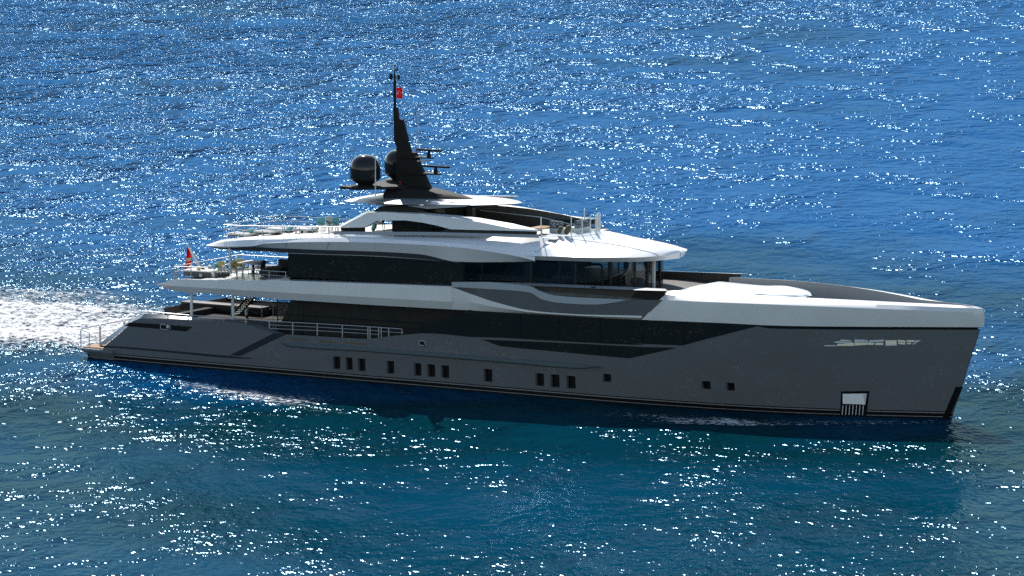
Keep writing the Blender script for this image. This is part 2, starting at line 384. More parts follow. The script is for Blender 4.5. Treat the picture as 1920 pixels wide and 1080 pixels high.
for i in range(len(cols) - 1):
    a, b = cols[i], cols[i + 1]
    for k in range(nk - 1):
        z00, z01, z10, z11 = hrow(a, k), hrow(b, k), hrow(a, k + 1), hrow(b, k + 1)
        if z10 - z00 < 1e-4 and z11 - z01 < 1e-4: continue
        xm = (a + b) / 2; zm = (z00 + z10 + z01 + z11) / 4
        if any(p[0] < xm < p[1] and p[2] < zm < p[3] for p in ports): continue
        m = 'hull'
        if zm < .1: m = 'boot'
        elif zm < .14: m = 'stripe'
        elif zm < .33: m = 'boot'
        elif zm < .39: m = 'stripe'
        elif zm < .45: m = 'boot'
        for sg in (1, -1):
            q = [hp(a, z00), hp(b, z01), hp(b, z11), hp(a, z10)]
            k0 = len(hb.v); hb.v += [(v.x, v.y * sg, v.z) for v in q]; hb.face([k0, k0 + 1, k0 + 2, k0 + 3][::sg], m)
for p in ports:                   # reveals of the recessed ports
    D = .3
    A = [hp(p[0], p[2]), hp(p[1], p[2]), hp(p[1], p[3]), hp(p[0], p[3])]
    Bk = [Vector((v.x, v.y + D, v.z)) for v in A]
    for sg in (1, -1):
        k0 = len(hb.v); hb.v += [(v.x, v.y * sg, v.z) for v in A + Bk]
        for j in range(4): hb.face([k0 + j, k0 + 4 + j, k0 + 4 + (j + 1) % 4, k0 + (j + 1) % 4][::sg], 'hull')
# closing the stern and inner faces
st = [hp(cols[0], hrow(cols[0], k)) for k in range(nk)]
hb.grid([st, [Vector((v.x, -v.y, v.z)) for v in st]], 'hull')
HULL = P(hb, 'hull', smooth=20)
for p in ports:                   # glass behind each port, a little proud of the pocket's end
    for sg in (-1, 1):
        g = MB(); D = .26
        A = [hp(p[0] - .02, p[2] - .02), hp(p[1] + .02, p[2] - .02), hp(p[1] + .02, p[3] + .02), hp(p[0] - .02, p[3] + .02)]
        g.prism([Vector((v.x, (v.y + D) * -sg, v.z)) for v in A], (0, .06 * -sg, 0), 'boot')
        g.build('porthole', HULL)

# inner skin so the hull is not paper thin where one can look over the edge
ins = MB()
G = [[Vector((hx(c, T), -(HB(hx(c, T), T) - .001 - d), T + dz)) for c in cols if c < 57.5 for T in (lin(TOPL, c),)] for d, dz in ((0, 0), (.22, 0), (.22, -.9))]
ins.grid(G, 'hull', mirror=True); P(ins, 'bulwark_lining', smooth=20)

# stern cap and bevel (pale facets round the quarter)
cap = MB()
G = rowgrid([([(271, 588), (340, 593.5), (440, 600), (480, 607), (535, 626)], C(-4.5)), ([(262, 597), (300, 597), (420, 603), (457, 606.5), (511, 625), (535, 627)], hull(.004))], 40, False)
cap.slab(G, .02, 'rubrail', True); P(cap, 'bulwark_cap')
bev = MB()
G = rowgrid([([(184, 646), (235, 607), (257, 592), (271, 588)], C(-4.35)), ([(197, 646.5), (240, 611.5), (248, 602.5), (262, 597)], hull(.004))], 24, False)
bev.slab(G, .02, 'lip', True); P(bev, 'quarter_bevel', label='pale grey bevelled edge of the stern quarter')
# transom with steps down to the platform
tr = MB()
tr.box((1.75, -4.3, .56), (2.0, 4.3, 1.25), 'hull')
for k in range(6): tr.box((2.0 + k * .4, -4.25, .9), (2.0 + (k + 1) * .4 + .1, 4.25, 1.25 + k * .28), 'shadedeck')
P(tr, 'transom_stairs')
# swim platform
pf = MB()
pl = [(-.55, -4.25), (-.4, -4.55), (.1, -4.78), (2.2, -4.86), (2.2, 4.86), (.1, 4.78), (-.4, 4.55), (-.55, 4.25)]
lo = [(.15, -4.2), (.25, -4.4), (.5, -4.55), (2.2, -4.66), (2.2, 4.66), (.5, 4.55), (.25, 4.4), (.15, 4.2)]
pf.grid([[Vector((x, y, z)) for x, y in p] for p, z in ((lo, .05), (lo, .12), (pl, .48), (pl, .61), ([(x + .04 if x < 1 else x, y * .985) for x, y in pl], .64))], 'hull', close_u=True)
k0 = len(pf.v); pf.v += [(x, y * .985, .64) for x, y in pl]; pf.face(list(range(k0, k0 + 8)), 'hull')
PF = P(pf, 'swim_platform')
tk = MB(); tk.box((-.35, -4.35, .645), (1.74, 4.35, .68), 'teak'); tk.build('teak_deck', PF)
# sponson above the water along the stern
sp = MB()
G = rowgrid([([(187, 647.5), (240, 651), (340, 659.5), (430, 667.5), (470, 671)], hull(.03)), ([(187, 650.5), (240, 654), (340, 663), (430, 671), (470, 672.5)], hull(.03))], 40)
sp.slab(G, .05, 'darkstrip', True); P(sp, 'side_crease_strip')
dg = MB()
G = rowgrid([([(431, 666), (513, 625)], hull(.02)), ([(452, 667), (536, 627)], hull(.02))], 20)
dg.slab(G, .04, 'darkstrip', True); P(dg, 'diagonal_strip', label='dark diagonal strip across the hull side')
qs = MB()
G = rowgrid([([(243, 604.5), (300, 608), (361, 613)], hull(.02)), ([(233, 611), (290, 616), (348, 621.5)], hull(.02))], 20, False)
qs.slab(G, .04, 'boot', True); QS = P(qs, 'mooring_panel')
fl = MB()
fl.tube([ats(a, b, hull(.06)) for a, b in ((301.5, 609), (301, 616), (304, 617.5), (316, 617.8), (319, 616.5), (318.5, 611), (315, 609.3), (304, 608.4), (301.5, 609))], .035, 'steel'); fl.build('fairlead', QS)
c = ats(314.5, 612, hull(.06)); fl = MB(); fl.lathe((c.x, c.y, c.z - .12), ((.06, 0), (.1, .05), (.08, .2), (.12, .24)), 'steel', 12); fl.build('bollard', QS)
# freeing slots
for a, b, c_, d in ((545, 633, 580, 638), (596, 637, 630, 642.5), (645, 640.5, 683, 646)):
    s_ = MB(); G = rowgrid([([(a, b), (c_, d - 4.5 + 3)], hull(.015)), ([(a + 4, b + 3.8), (c_ - 1, d + .8)], hull(.015))], 6)
    s_.slab(G, .03, 'olive', True); s_.build('drain_slot', HULL)
# chrome oval port on the topside
ov = MB()
pts = [(785.5, 641), (788, 639), (795, 639.6), (797.5, 642), (797.5, 646), (795, 648.3), (788, 647.6), (785.5, 645), (785.5, 641)]
ov.prism([ats(a, b, hull(.01)) for a, b in pts[:-1]], (0, .05, 0), 'boot'); OV = P(ov, 'oval_fairlead')
ov = MB(); ov.tube([ats(a, b, hull(.03)) for a, b in pts], .035, 'steel'); ov.build('rim', OV)
# rub rail
rr = MB()
rows = [([(527, 643), (545, 642), (700, 651.5), (960, 671.5), (1090, 681.5), (1127, 687)], hull(.0)),
        ([(527, 643.3), (545, 644), (700, 653.5), (960, 674), (1090, 684), (1127, 687.2)], hull(.22)),
        ([(527, 643.6), (545, 648.5), (700, 659), (960, 679.5), (1090, 689.5), (1127, 687.4)], hull(.2)),
        ([(527, 644), (545, 651), (700, 661), (960, 682), (1090, 691.5), (1127, 687.6)], hull(.0))]
rr.grid(rowgrid(rows, 60), 'rubrail', True); P(rr, 'rub_rail')
# bow badge, anchor pocket, stem shoe
BADGE = MB()
def bd(pts, m, off=.03): BADGE.prism([ats(a, b, hull(off)) for a, b in pts], (0, .05, 0), m)
bd([(1545, 647.5), (1566, 647), (1566, 649.2), (1545, 649.3)], 'sign2')
bd([(1562, 641.5), (1572, 639.5), (1598, 641.5), (1598, 643), (1570, 643.5)], 'sign2')
bd([(1571, 645), (1600, 642.8), (1601, 648.6), (1567, 648.6)], 'sign')
bd([(1577, 637), (1596, 638.3), (1596, 640), (1574, 638.8)], 'sign')
bd([(1602, 636.6), (1621, 637), (1622, 641.5), (1602, 641.2)], 'sign2'); bd([(1602, 642), (1626, 642.5), (1626, 646.5), (1602, 648)], 'sign')
bd([(1622, 636.6), (1627, 639), (1628, 647), (1624.5, 645)], 'sign2', .034)
bd([(1628, 642), (1640, 643), (1638, 646.5), (1628, 646.5)], 'sign'); bd([(1629, 638), (1658, 637), (1656, 641), (1630, 641.3)], 'sign2'); bd([(1642, 642.6), (1656, 643), (1655, 647), (1641, 647)], 'sign')
bd([(1660, 638.3), (1681, 638), (1681, 646), (1661, 647)], 'sign'); bd([(1660, 647.2), (1682, 646.3), (1681, 648), (1660, 648.4)], 'sign2')
bd([(1683, 637.5), (1697, 638.5), (1697, 641), (1684, 640.8)], 'sign'); bd([(1684, 642.8), (1697, 643), (1697, 646), (1684, 645)], 'sign'); bd([(1685, 641.2), (1699, 641.3), (1699, 642.4), (1685, 642.4)], 'sign2')
bd([(1700, 638), (1716, 638), (1714, 641.5), (1700, 641)], 'sign'); bd([(1700, 643), (1709, 643), (1707, 645.5), (1701, 645.6)], 'sign'); bd([(1717, 638), (1727, 638.5), (1712, 646), (1710, 645.5), (1716, 641.5)], 'sign2')
P(BADGE, 'bow_badge', smooth=0, label='gold and silver badge plates on the dark bow')
an = MB(); an.prism([ats(a, b, hull(.02)) for a, b in ((1577, 734), (1630, 733), (1624, 782), (1575, 780))], (0, .3, 0), 'boot'); AN = P(an, 'anchor_pocket')
a2 = MB(); a2.prism([ats(a, b, hull(.05)) for a, b in ((1580, 738.5), (1625, 738), (1622, 758.5), (1580, 757))], (0, .05, 0), 'plate'); a2.build('anchor_plate', AN)
a2 = MB(); a2.prism([ats(a, b, hull(.06)) for a, b in ((1618, 739), (1625, 738), (1622, 758.5))], (0, .05, 0), 'flagwhite'); a2.build('plate_corner', AN)
for k in range(7):
    a2 = MB(); a2.tube([ats(1580.5 + k * 6.4, 760, hull(.05)), ats(1579 + k * 6.4, 778, hull(.05))], .018, 'plate', 6); a2.build('grille_bar', AN)
for sg in (1,):
    ss = MB(); G = rowgrid([([(1792, 725.5), (1804, 725)], hull(.02)), ([(1767, 784), (1780, 784)], hull(.02))], 8, False)
    ss.slab(G, .02, 'boot', True); P(ss, 'stem_shoe')

# ---------------- big hull glazing
gz = MB()
G1 = rowgrid([([(878, 582), (960, 587), (1150, 598), (1360, 606), (1422, 610)], hull(-.03)), ([(758, 628), (790, 626), (830, 628), (880, 633), (960, 635), (1120, 642), (1240, 647.5), (1280, 649), (1305, 642), (1422, 612.5)], hull(-.03))], 70, False)
gz.slab(G1, .05, 'glass', True); GZ = P(gz, 'hull_glazing', smooth=15)
for a, t, b in ((975, 587, 636), (1048, 592, 639), (1125, 596, 642), (1205, 600, 645), (1283, 603, 647)):
    s_ = MB(); s_.tube([ats(a, t, hull(-.015)), ats(a, b, hull(-.015))], .025, 'boot', 6); s_.build('glazing_bar', GZ)
lg = MB()
G = rowgrid([([(905, 636.5), (1000, 640.5), (1100, 645), (1203, 650.5), (1268, 652)], hull(.012)), ([(905, 637), (937, 649), (980, 653.5), (1180, 672), (1268, 652.6)], hull(.012))], 40, False)
lg.slab(G, .03, 'glass', True); LG = P(lg, 'lower_glazing', smooth=15)
for a, t, b in ((975, 641, 652), (1124, 648, 666), (1203, 652, 666)):
    s_ = MB(); s_.tube([ats(a, t, hull(.03)), ats(a, b, hull(.03))], .025, 'boot', 6); s_.build('glazing_bar', LG)
sl = MB(); G = rowgrid([([(940, 632), (1060, 637.5), (1180, 643.5), (1205, 646)], hull(.02)), ([(940, 633.2), (1060, 640), (1180, 646), (1205, 646.6)], hull(.02))], 20)
sl.slab(G, .04, 'boot', True); P(sl, 'sill_shadow_gap')
bgp = MB(); G = rowgrid([([(1420, 607), (1500, 610), (1600, 611.5), (1700, 612), (1832, 611)], hull(-.06)), ([(1420, 615), (1500, 617), (1600, 618.5), (1700, 619), (1832, 620.5)], hull(-.06))], 50)
bgp.slab(G, .03, 'boot', True); P(bgp, 'bow_shadow_gap')

# ---------------- white bulwark band
def bplan(off=0, k=0):
    def f(x, z):
        b = HB(x, max(z, 5.2)) + off
        if x < 14: b -= .9 * ((14 - x) / 8) ** 2
        return -b
    return f
BOT = [(293, 533.5), (315, 542), (340, 548), (440, 553.5), (487, 558), (540, 562), (700, 572), (880, 582), (960, 586.5), (1150, 597.5), (1360, 606), (1440, 610), (1500, 611.5), (1600, 612.5), (1700, 613), (1845, 613.5)]
def cut(poly, a, b):
    r = [(a, lin(poly, a))] + [p for p in poly if a < p[0] < b] + [(b, lin(poly, b))]; return r
bb = MB()
TOPA = [(293, 532.8), (320, 526), (345, 523), (370, 524.5), (440, 525.5), (540, 526.5), (700, 532), (847, 537.5)]
MIDA = [(293, 533.2), (320, 536), (440, 543), (540, 549), (700, 558), (847, 566)]
bb.slab(rowgrid([(TOPA, bplan()), (MIDA, bplan(.04)), (cut(BOT, 293, 847), bplan(-.22))], 60, False), .25, 'band', True)
SWB = [(847, 538), (885, 552), (930, 567), (1000, 583), (1060, 588), (1100, 590), (1203, 592)]
bb.slab(rowgrid([(SWB, bplan(-.01)), (cut([(x, y + (lin(BOT, x) - y) * .5) for x, y in SWB], 847, 1203), bplan(.0)), (cut(BOT, 847, 1203), bplan(-.22))], 50, True), .25, 'band', True)
fa = [(1252, 545.5), (1262, 544.5), (1300, 547), (1400, 552), (1500, 557.5), (1600, 562.5), (1700, 567.5), (1800, 572.5), (1828, 575)]
fb = [(1237, 562), (1300, 565), (1400, 569), (1500, 573), (1600, 577), (1700, 581), (1800, 585), (1843, 587)]
fc = [(1222, 580), (1300, 584), (1500, 592), (1700, 598), (1845, 600)]
fd = cut(BOT, 1203, 1845)
def inset(d):
    return lambda x, z: -max(.02, HB(x, 6.2) - d * min(1, HB(x, 6.2) / 2))
FG = rowgrid([(fa, inset(1.15)), ([(a, b - 8) for a, b in [(1247, 560)] + fb[1:]], inset(.35)), (fb, bplan(.0)), (fc, bplan(.02)), (fd, bplan(-.03))], 70, True)
for r in FG:                      # close the two sides on the centre line at the stem
    r[-1] = Vector((r[-1].x, 0, r[-1].z))
bb.grid(FG, 'band', True)
IN = [[Vector((p.x, min(p.y + .03, -.01), p.z)) for p in FG[0]], [Vector((p.x - .02, min(p.y + .12, -.005), 5.45)) for p in FG[0]]]
bb.grid([FG[0], IN[0]], 'band', True)
BAND = P(bb, 'white_bulwark', smooth=22)
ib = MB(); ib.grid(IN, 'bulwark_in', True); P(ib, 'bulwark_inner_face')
fd_ = MB(); k0 = len(fd_.v)
edge = [Vector((p.x, p.y, 5.5)) for p in IN[1]]
fd_.grid([[Vector((p.x, p.y + .01, 5.6)) for p in edge], [Vector((p.x, -p.y - .01, 5.6)) for p in edge]], 'deck'); P(fd_, 'foredeck')

# wing station
wl_ = [(847, 529), (900, 529), (993, 536.5), (1010, 545), (1040, 554), (1080, 557.5), (1180, 562)]
wm_ = [(847, 538), (900, 541), (993, 548), (1015, 561), (1050, 568), (1115, 571), (1180, 562.5)]
ws = MB(); ws.slab(rowgrid([(wl_, hull(.05)), (wm_, hull(.14))], 44, True), .2, 'lip', True); P(ws, 'wing_lip', label='pale curved lip of the wing station')
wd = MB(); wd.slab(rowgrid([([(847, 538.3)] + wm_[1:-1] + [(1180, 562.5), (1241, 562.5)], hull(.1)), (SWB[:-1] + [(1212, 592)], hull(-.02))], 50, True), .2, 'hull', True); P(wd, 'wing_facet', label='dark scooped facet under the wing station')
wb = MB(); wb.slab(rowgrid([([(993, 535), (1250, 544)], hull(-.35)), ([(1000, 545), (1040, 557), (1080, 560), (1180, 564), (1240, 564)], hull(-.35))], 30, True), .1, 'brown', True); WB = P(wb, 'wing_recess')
wb = MB(); wb.slab(rowgrid([([(1195, 544.5), (1250, 545)], hull(-.3)), ([(1179, 562.5), (1236, 563)], hull(-.3))], 10, True), .1, 'boot', True); wb.build('dark_opening', WB)
wt = MB(); wt.slab(rowgrid([([(900, 528.5), (1000, 531), (1100, 535), (1180, 538.5), (1246, 541.5)], hull(-.6)), ([(985, 535.5), (1050, 538), (1120, 541), (1200, 544), (1252, 545.5)], hull(-.02))], 30, True), .05, 'lip', True); WT = P(wt, 'wing_ledge')
dd = MB()
for a in (1096, 1129): d2 = MB(); d2.tube([ats(a, 536.5, hull(-.05)), ats(a - .5, 541.5, hull(-.03))], .015, 'boot', 5); d2.build('ledge_joint', WT)
dd.prism([ats(a, b, hull(-.1)) for a, b in ((1106, 537), (1117, 537.5), (1115, 539.5), (1108, 539))], (0, .05, 0), 'boot'); dd.build('door_latch', WT)

# ---------------- decks
ZUT = [(5, 5.2), (6.3, 5.33), (8.5, 5.43), (11.3, 5.57), (15.2, 5.86), (21.3, 6.06), (27, 6.25), (32, 6.4), (38, 6.45), (42, 6.3)]
ZST = [(8, 7.6), (10, 7.95), (12, 8.24), (15, 8.5), (18, 8.74), (24.6, 9.08), (30, 9.28), (35, 9.36)]
def zu(x): return lin(ZUT, x)
def zs(x): return lin(ZST, x)
def plandeck(name, x0, x1, z, off, m, th=.12, n=30, zf=None, x_taper=None):
    d = MB(); xsn = [x0 + (x1 - x0) * i / n for i in range(n + 1)]; zf = zf or (lambda x: z)
    G = [[Vector((x, -(off(x)), zf(x))) for x in xsn], [Vector((x, off(x), zf(x))) for x in xsn]]
    H = [[Vector((p.x, p.y, p.z - th)) for p in r] for r in G]
    d.grid(G, m); d.grid([r[::-1] for r in H], m); d.grid([G[0], H[0]], m); d.grid([H[1], G[1]], m)
    d.grid([[r[0] for r in H], [r[0] for r in G]], m); d.grid([[r[-1] for r in G], [r[-1] for r in H]], m)
    return P(d, name)
plandeck('main_deck', 3.4, 44, 2.3, lambda x: HB(x, 2.3) - .24, 'shadedeck')
plandeck('upper_deck', 6.6, 41.0, 5.93, lambda x: -bplan()(x, 5.9) - .26, 'deck', .45, zf=lambda x: zu(x) - .05)
plandeck('upper_deck_edge', 8.3, 26.5, 6.0, lambda x: -bplan()(x, 5.9) - .1, 'lip', .1, zf=lambda x: zu(x) + .01)

# ---------------- main deck house (behind the side deck)
mh = MB()
pts = [aty(a, b, -3.7) for a, b in ((462, 600), (492, 560), (900, 584))]
mh.prism([Vector((13.6, -3.7, 2.3)), Vector((15.0, -3.7, 4.99)), Vector((30.5, -3.7, 4.99)), Vector((30.5, -3.7, 2.3))], (0, 7.4, 0), 'wall'); MH = P(mh, 'main_deck_house')
s_ = MB()
for k in range(14): p = aty(520, 563 + k * 2.7, -3.72); s_.box((p.x, -3.74, p.z - .02), (p.x + 1.5, -3.69, p.z + .015), 'darkstrip')
s_.build('louvre', MH)
for a in (519, 567, 655):
    s_ = MB(); p = aty(a, 580, -3.72); s_.box((p.x, -3.715, 2.35), (p.x + .05, -3.68, 4.9), 'boot'); s_.build('wall_joint', MH)
s_ = MB(); s_.tube([aty(a, b, -3.72) for a, b in ((491, 603), (491, 570), (494, 566), (509, 567), (512, 571), (512, 605))], .02, 'stripe', 6); s_.build('door_frame', MH)
# glass end wall running diagonally up from the rail
dl = MB(); dl.prism([ats(a, b, hull(-.06)) for a, b in ((752, 630), (758, 630), (884, 582), (876, 581.5))], (0, .12, 0), 'boot'); P(dl, 'glazing_edge')
bl = MB(); bl.box((28, -4.6, 2.35), (28.1, -3.7, 4.9), 'wall'); P(bl, 'side_passage_wall')
# aft main deck: far coaming, lounge, columns, stair
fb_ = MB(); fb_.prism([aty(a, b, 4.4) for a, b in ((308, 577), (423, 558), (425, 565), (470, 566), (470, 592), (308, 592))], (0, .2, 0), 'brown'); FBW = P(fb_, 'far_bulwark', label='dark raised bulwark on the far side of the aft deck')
s_ = MB(); s_.prism([aty(a, b, 4.35) for a, b in ((360, 573), (423, 564), (423, 566), (360, 575))], (0, .08, 0), 'darkstrip'); s_.build('bulwark_ledge', FBW)
for nm, px, t, b, y in (('deck_column', 359, 548, 592, -3.6), ('deck_column', 437, 552, 590, -3.2), ('deck_column', 461.5, 555, 582, 2.9)):
    s_ = MB(); A = aty(px, t, y); Bq = aty(px, b, y); s_.tube([A, Vector((A.x, A.y, Bq.z - .3))], .09, 'post', 12); P(s_, nm)
stn = MB()
A = aty(473, 558, -1.6); Bq = aty(445, 590, -1.6)
for y in (-2.3, -1.3): stn.tube([Vector((A.x, y, A.z)), Vector((Bq.x, y, Bq.z))], .07, 'boot', 8)
for k in range(8):
    t = (k + .5) / 8; q = A.lerp(Bq, t); stn.box((q.x - .13, -2.3, q.z - .02), (q.x + .13, -1.3, q.z + .02), 'darkstrip')
STN = P(stn, 'deck_stair')
for y in (-2.3, -1.3):
    s_ = MB(); u = Vector((0, 0, .85)); a_ = Vector((A.x, y, A.z)); b_ = Vector((Bq.x, y, Bq.z))
    s_.tube([a_, a_ + Vector((.1, 0, .5)), a_ + Vector((-.2, 0, .6)), b_ + u], .03, 'steel', 6); s_.tube([a_ + u * .3, b_ + u * .45], .02, 'steel', 6)
    for t in (.15, .6, .98): q = a_.lerp(b_, t); s_.tube([q, q + u], .02, 'steel', 6)
    s_.build('handrail', STN)

# ---------------- rails
def rail(name, top, posts, yf, levels, r=.028, pr=.024, label=None, parent=None, m='steel', smooth=False):
    """top: pixel polyline of the handrail; posts: pixel x; levels: list of (drop in m of each lower rail); last = foot"""
    mb = MB(); f = crom if smooth else lin
    T = [ats(a, b, yf) for a, b in top]; mb.tube(T, r, m, 7)
    for d in levels[:-1]: mb.tube([t - Vector((0, 0, d)) for t in T], r * .7, m, 6)
    o = mb.build(name, parent or Y)
    if label: o['label'] = label
    for a in posts:
        h = levels[-1]
        if isinstance(a, tuple): a, h = a
        t = ats(a, f(top, a), yf); s_ = MB(); s_.tube([t, t - Vector((0, 0, h))], pr, m, 7); s_.build('stanchion', o)
    return o
rail('side_deck_rail', [(280, 584), (340, 590), (440, 597), (505, 602.5), (600, 607), (690, 612.5), (754, 617)],
     [(314, .2), (353, .2), (375, .2), (418, .22), (461, .25), (505, .42), 549, 595, 642, 690, 694, (710, .62), (715, .6), (729, .52), (754, .3)], hull(-.15), [.74], .03, .035)
mb = MB()
for d in (7, 14): mb.tube([ats(a, b + d * .95, hull(-.15)) for a, b in ((505, 602.5), (600, 607), (690, 612.5), (710, 614))], .022, 'steel', 6)
mb.tube([ats(a, b, hull(-.15)) for a, b in ((710, 621), (754, 624))], .02, 'steel', 6)
P(mb, 'rail_wires')
ir = MB()
for dz in (0, .35): ir.tube([aty(a, b, -3.95) - Vector((0, 0, dz)) for a, b in ((470, 586), (560, 591), (790, 606.5))], .02, 'boot', 6)
P(ir, 'inner_handrail')
# platform rail (runs across the stern)
z0 = .68
def atx(px, py, x):
    d = ray(px, py); return CAM + d * ((x - CAM.x) / d.x)
pr = MB()
for (ya, yb) in ((-4.6, -2.55), (-2.45, .1), (.2, 2.3), (2.4, 4.4)):
    pts = [Vector((-.35, ya, z0)), Vector((-.35, ya, z0 + 1.05)), Vector((-.35, ya + .1, z0 + 1.15)), Vector((-.35, yb - .1, z0 + 1.15)), Vector((-.35, yb, z0 + 1.05)), Vector((-.35, yb, z0))]
    pr.tube(pts, .04, 'post', 8)
    for h in (.3, .7): pr.tube([Vector((-.35, ya, z0 + h)), Vector((-.35, yb, z0 + h))], .022, 'post', 6)
pts = [Vector((-.35, -4.6, z0)), Vector((-.35, -4.6, z0 + 1.1)), Vector((.3, -4.6, z0 + .95)), Vector((.3, -4.6, z0))]
pr.tube(pts[1:], .04, 'post', 8); pr.tube([Vector((-.35, -4.6, z0 + .6)), Vector((.3, -4.6, z0 + .5))], .022, 'post', 6)
P(pr, 'platform_rail')
bm_ = MB(); bm_.tube([Vector((.9, -3.1, 1.2)), Vector((2.9, -2.6, 2.75))], .05, 'black', 8); P(bm_, 'stern_handrail')
# upper aft deck rails
UR = rail('upper_deck_rail', [(326.5, 500), (400, 502), (480, 506.5), (537, 510)], [(327, .8), (331, .8), (358, .68), 414, 472, 481, 505, 536], lambda x, z: -4.05 if x > 9 else -3.6, [.26, .42], .03, .03)
U2 = MB(); p = aty(326.5, 500, -3.6)
U2.tube([p, Vector((p.x, 3.6, p.z)), Vector((p.x + 9.6, 4.05, p.z + .1))], .028, 'steel', 7); U2.tube([p - Vector((0, 0, .35)), Vector((p.x, 3.6, p.z - .35)), Vector((p.x + 9.6, 4.05, p.z - .25))], .02, 'steel', 6)
U2o = P(U2, 'far_deck_rail')
for k in range(5):
    s_ = MB(); s_.tube([Vector((p.x, -2.2 + k * 1.45, p.z)), Vector((p.x, -2.2 + k * 1.45, 5.9))], .022, 'steel', 6); s_.build('stanchion', U2o)
for k in range(1, 6):
    s_ = MB(); s_.tube([Vector((p.x + k * 1.8, 3.6 + .45 * k * 1.8 / 9.6, p.z)), Vector((p.x + k * 1.8, 3.6 + .45 * k * 1.8 / 9.6, 5.9))], .022, 'steel', 6); s_.build('stanchion', U2o)
s_ = MB(); A = aty(431, 466, -3.9); s_.tube([A, Vector((A.x, A.y, 5.95))], .085, 'post', 12); P(s_, 'deck_column')
s_ = MB(); s_.tube([Vector((A.x, 3.9, A.z)), Vector((A.x, 3.9, 5.95))], .085, 'post', 12); P(s_, 'deck_column')

# ---------------- upper deck house
uh = MB()
def hp_(a, b, y=-4.2): return aty(a, b, y)
G = rowgrid([([(540, 470), (700, 474), (868, 480)], C(-4.2)), ([(540, 519.5), (700, 527), (868, 534)], C(-4.2))], 20, False)
uh.slab(G, .1, 'glass', True)
x0 = G[0][0].x; aw = MB(); aw.box((x0 + .02, -4.08, 5.7), (x0 + .12, 4.08, 7.45), 'wall'); P(aw, 'saloon_aft_wall')
UH = P(uh, 'saloon_glazing', smooth=15)
s_ = MB(); s_.tube([aty(826, 480, -4.22), aty(826, 532, -4.22)], .015, 'boot', 5); s_.build('glazing_bar', UH)
s_ = MB(); s_.slab(rowgrid([([(490, 470), (540, 474), (700, 479.5), (800, 486), (858, 491.5)], C(-4.24)), ([(490, 471), (540, 475), (700, 480.8), (800, 487.3), (858, 492.5)], C(-4.24))], 20), .04, 'lip', True); s_.build('head_trim', UH)
# wheelhouse : plan curve
x1 = G[0][-1].x
PLAN = [(x1, -4.2), (30, -4.2), (32, -4.15), (33.6, -3.95), (35, -3.6), (36.2, -3.1), (37.2, -2.4), (37.9, -1.5), (38.2, -.7), (38.3, 0)]
full = PLAN + [(a, -b) for a, b in PLAN[-2::-1]]
wh = MB(); wh.grid([[Vector((x, y, zz(x))) for x, y in full] for zz in (lambda x: zu(x) + .05, lambda x: 8.0 + max(0, x - 33) * .07)], 'tint'); WH = P(wh, 'wheelhouse_glazing', smooth=60)
s_ = MB(); s_.grid([[Vector((x + (.05 if y == 0 else 0), y * 1.01, zu(x) + z)) for x, y in full] for z in (-.3, .28)], 'darkstrip'); s_.build('sill', WH)
def mull(x, y, w_=.14, z0=6.1, z1=8.3, m='darkstrip', nm='window_post'):
    s_ = MB(); s_.box((x - w_ / 2, y - .06, z0), (x + w_ / 2, y + .06, z1), m); s_.build(nm, WH)
def plan_y(px):
    best = None
    for i in range(len(PLAN) - 1):
        for k in range(20):
            t = k / 20; x = PLAN[i][0] + (PLAN[i + 1][0] - PLAN[i][0]) * t; y = PLAN[i][1] + (PLAN[i + 1][1] - PLAN[i][1]) * t
            d = Vector((x, y, 7.2)) - CAM; u = 960 + F * d.dot(RT) / d.dot(FW)
            if best is None or abs(u - px) < best[0]: best = (abs(u - px), x, y)
    return best[1], best[2]
for px, w_ in ((868, .12), (904, .1), (990, .5), (1047, .1), (1076, .3), (1143, .25), (1158, .05), (1187, .25), (1211, .22)):
    x, y = plan_y(px); mull(x, y + .07, w_)
    if w_ > .15: mull(x - .6, -y - .07, .3)
for x, y in ((38.2, .6), (37.6, 1.9), (36.4, 2.9)): mull(x, y, .16)
x, y = plan_y(1224); mull(x, y + .02, .28, m='band', nm='corner_post')
A_, B_ = plan_y(1100), plan_y(1130); s_ = MB(); u = .06
pts = [Vector((A_[0], A_[1] - u, 6.2)), Vector((A_[0], A_[1] - u, 7.9)), Vector((A_[0] + .12, A_[1] - u, 8.0)), Vector((B_[0] - .12, B_[1] - u, 8.0)), Vector((B_[0], B_[1] - u, 7.9)), Vector((B_[0], B_[1] - u, 6.2))]
s_.tube(pts, .07, 'boot', 6); s_.tube([v + Vector((.0, -.05, -.16)) for v in pts[1:5]], .02, 'lip', 5); s_.build('door_frame', WH)
it = MB(); it.box((28, -3.4, 5.95), (34.5, 3.2, 6.95), 'char'); it.box((33, -3.0, 5.95), (36.4, 1.8, 7.15), 'soffit'); it.box((x1 - 6, 2.0, 5.8), (x1 + 5.0, 2.1, 7.55), 'wall')
P(it, 'bridge_console')

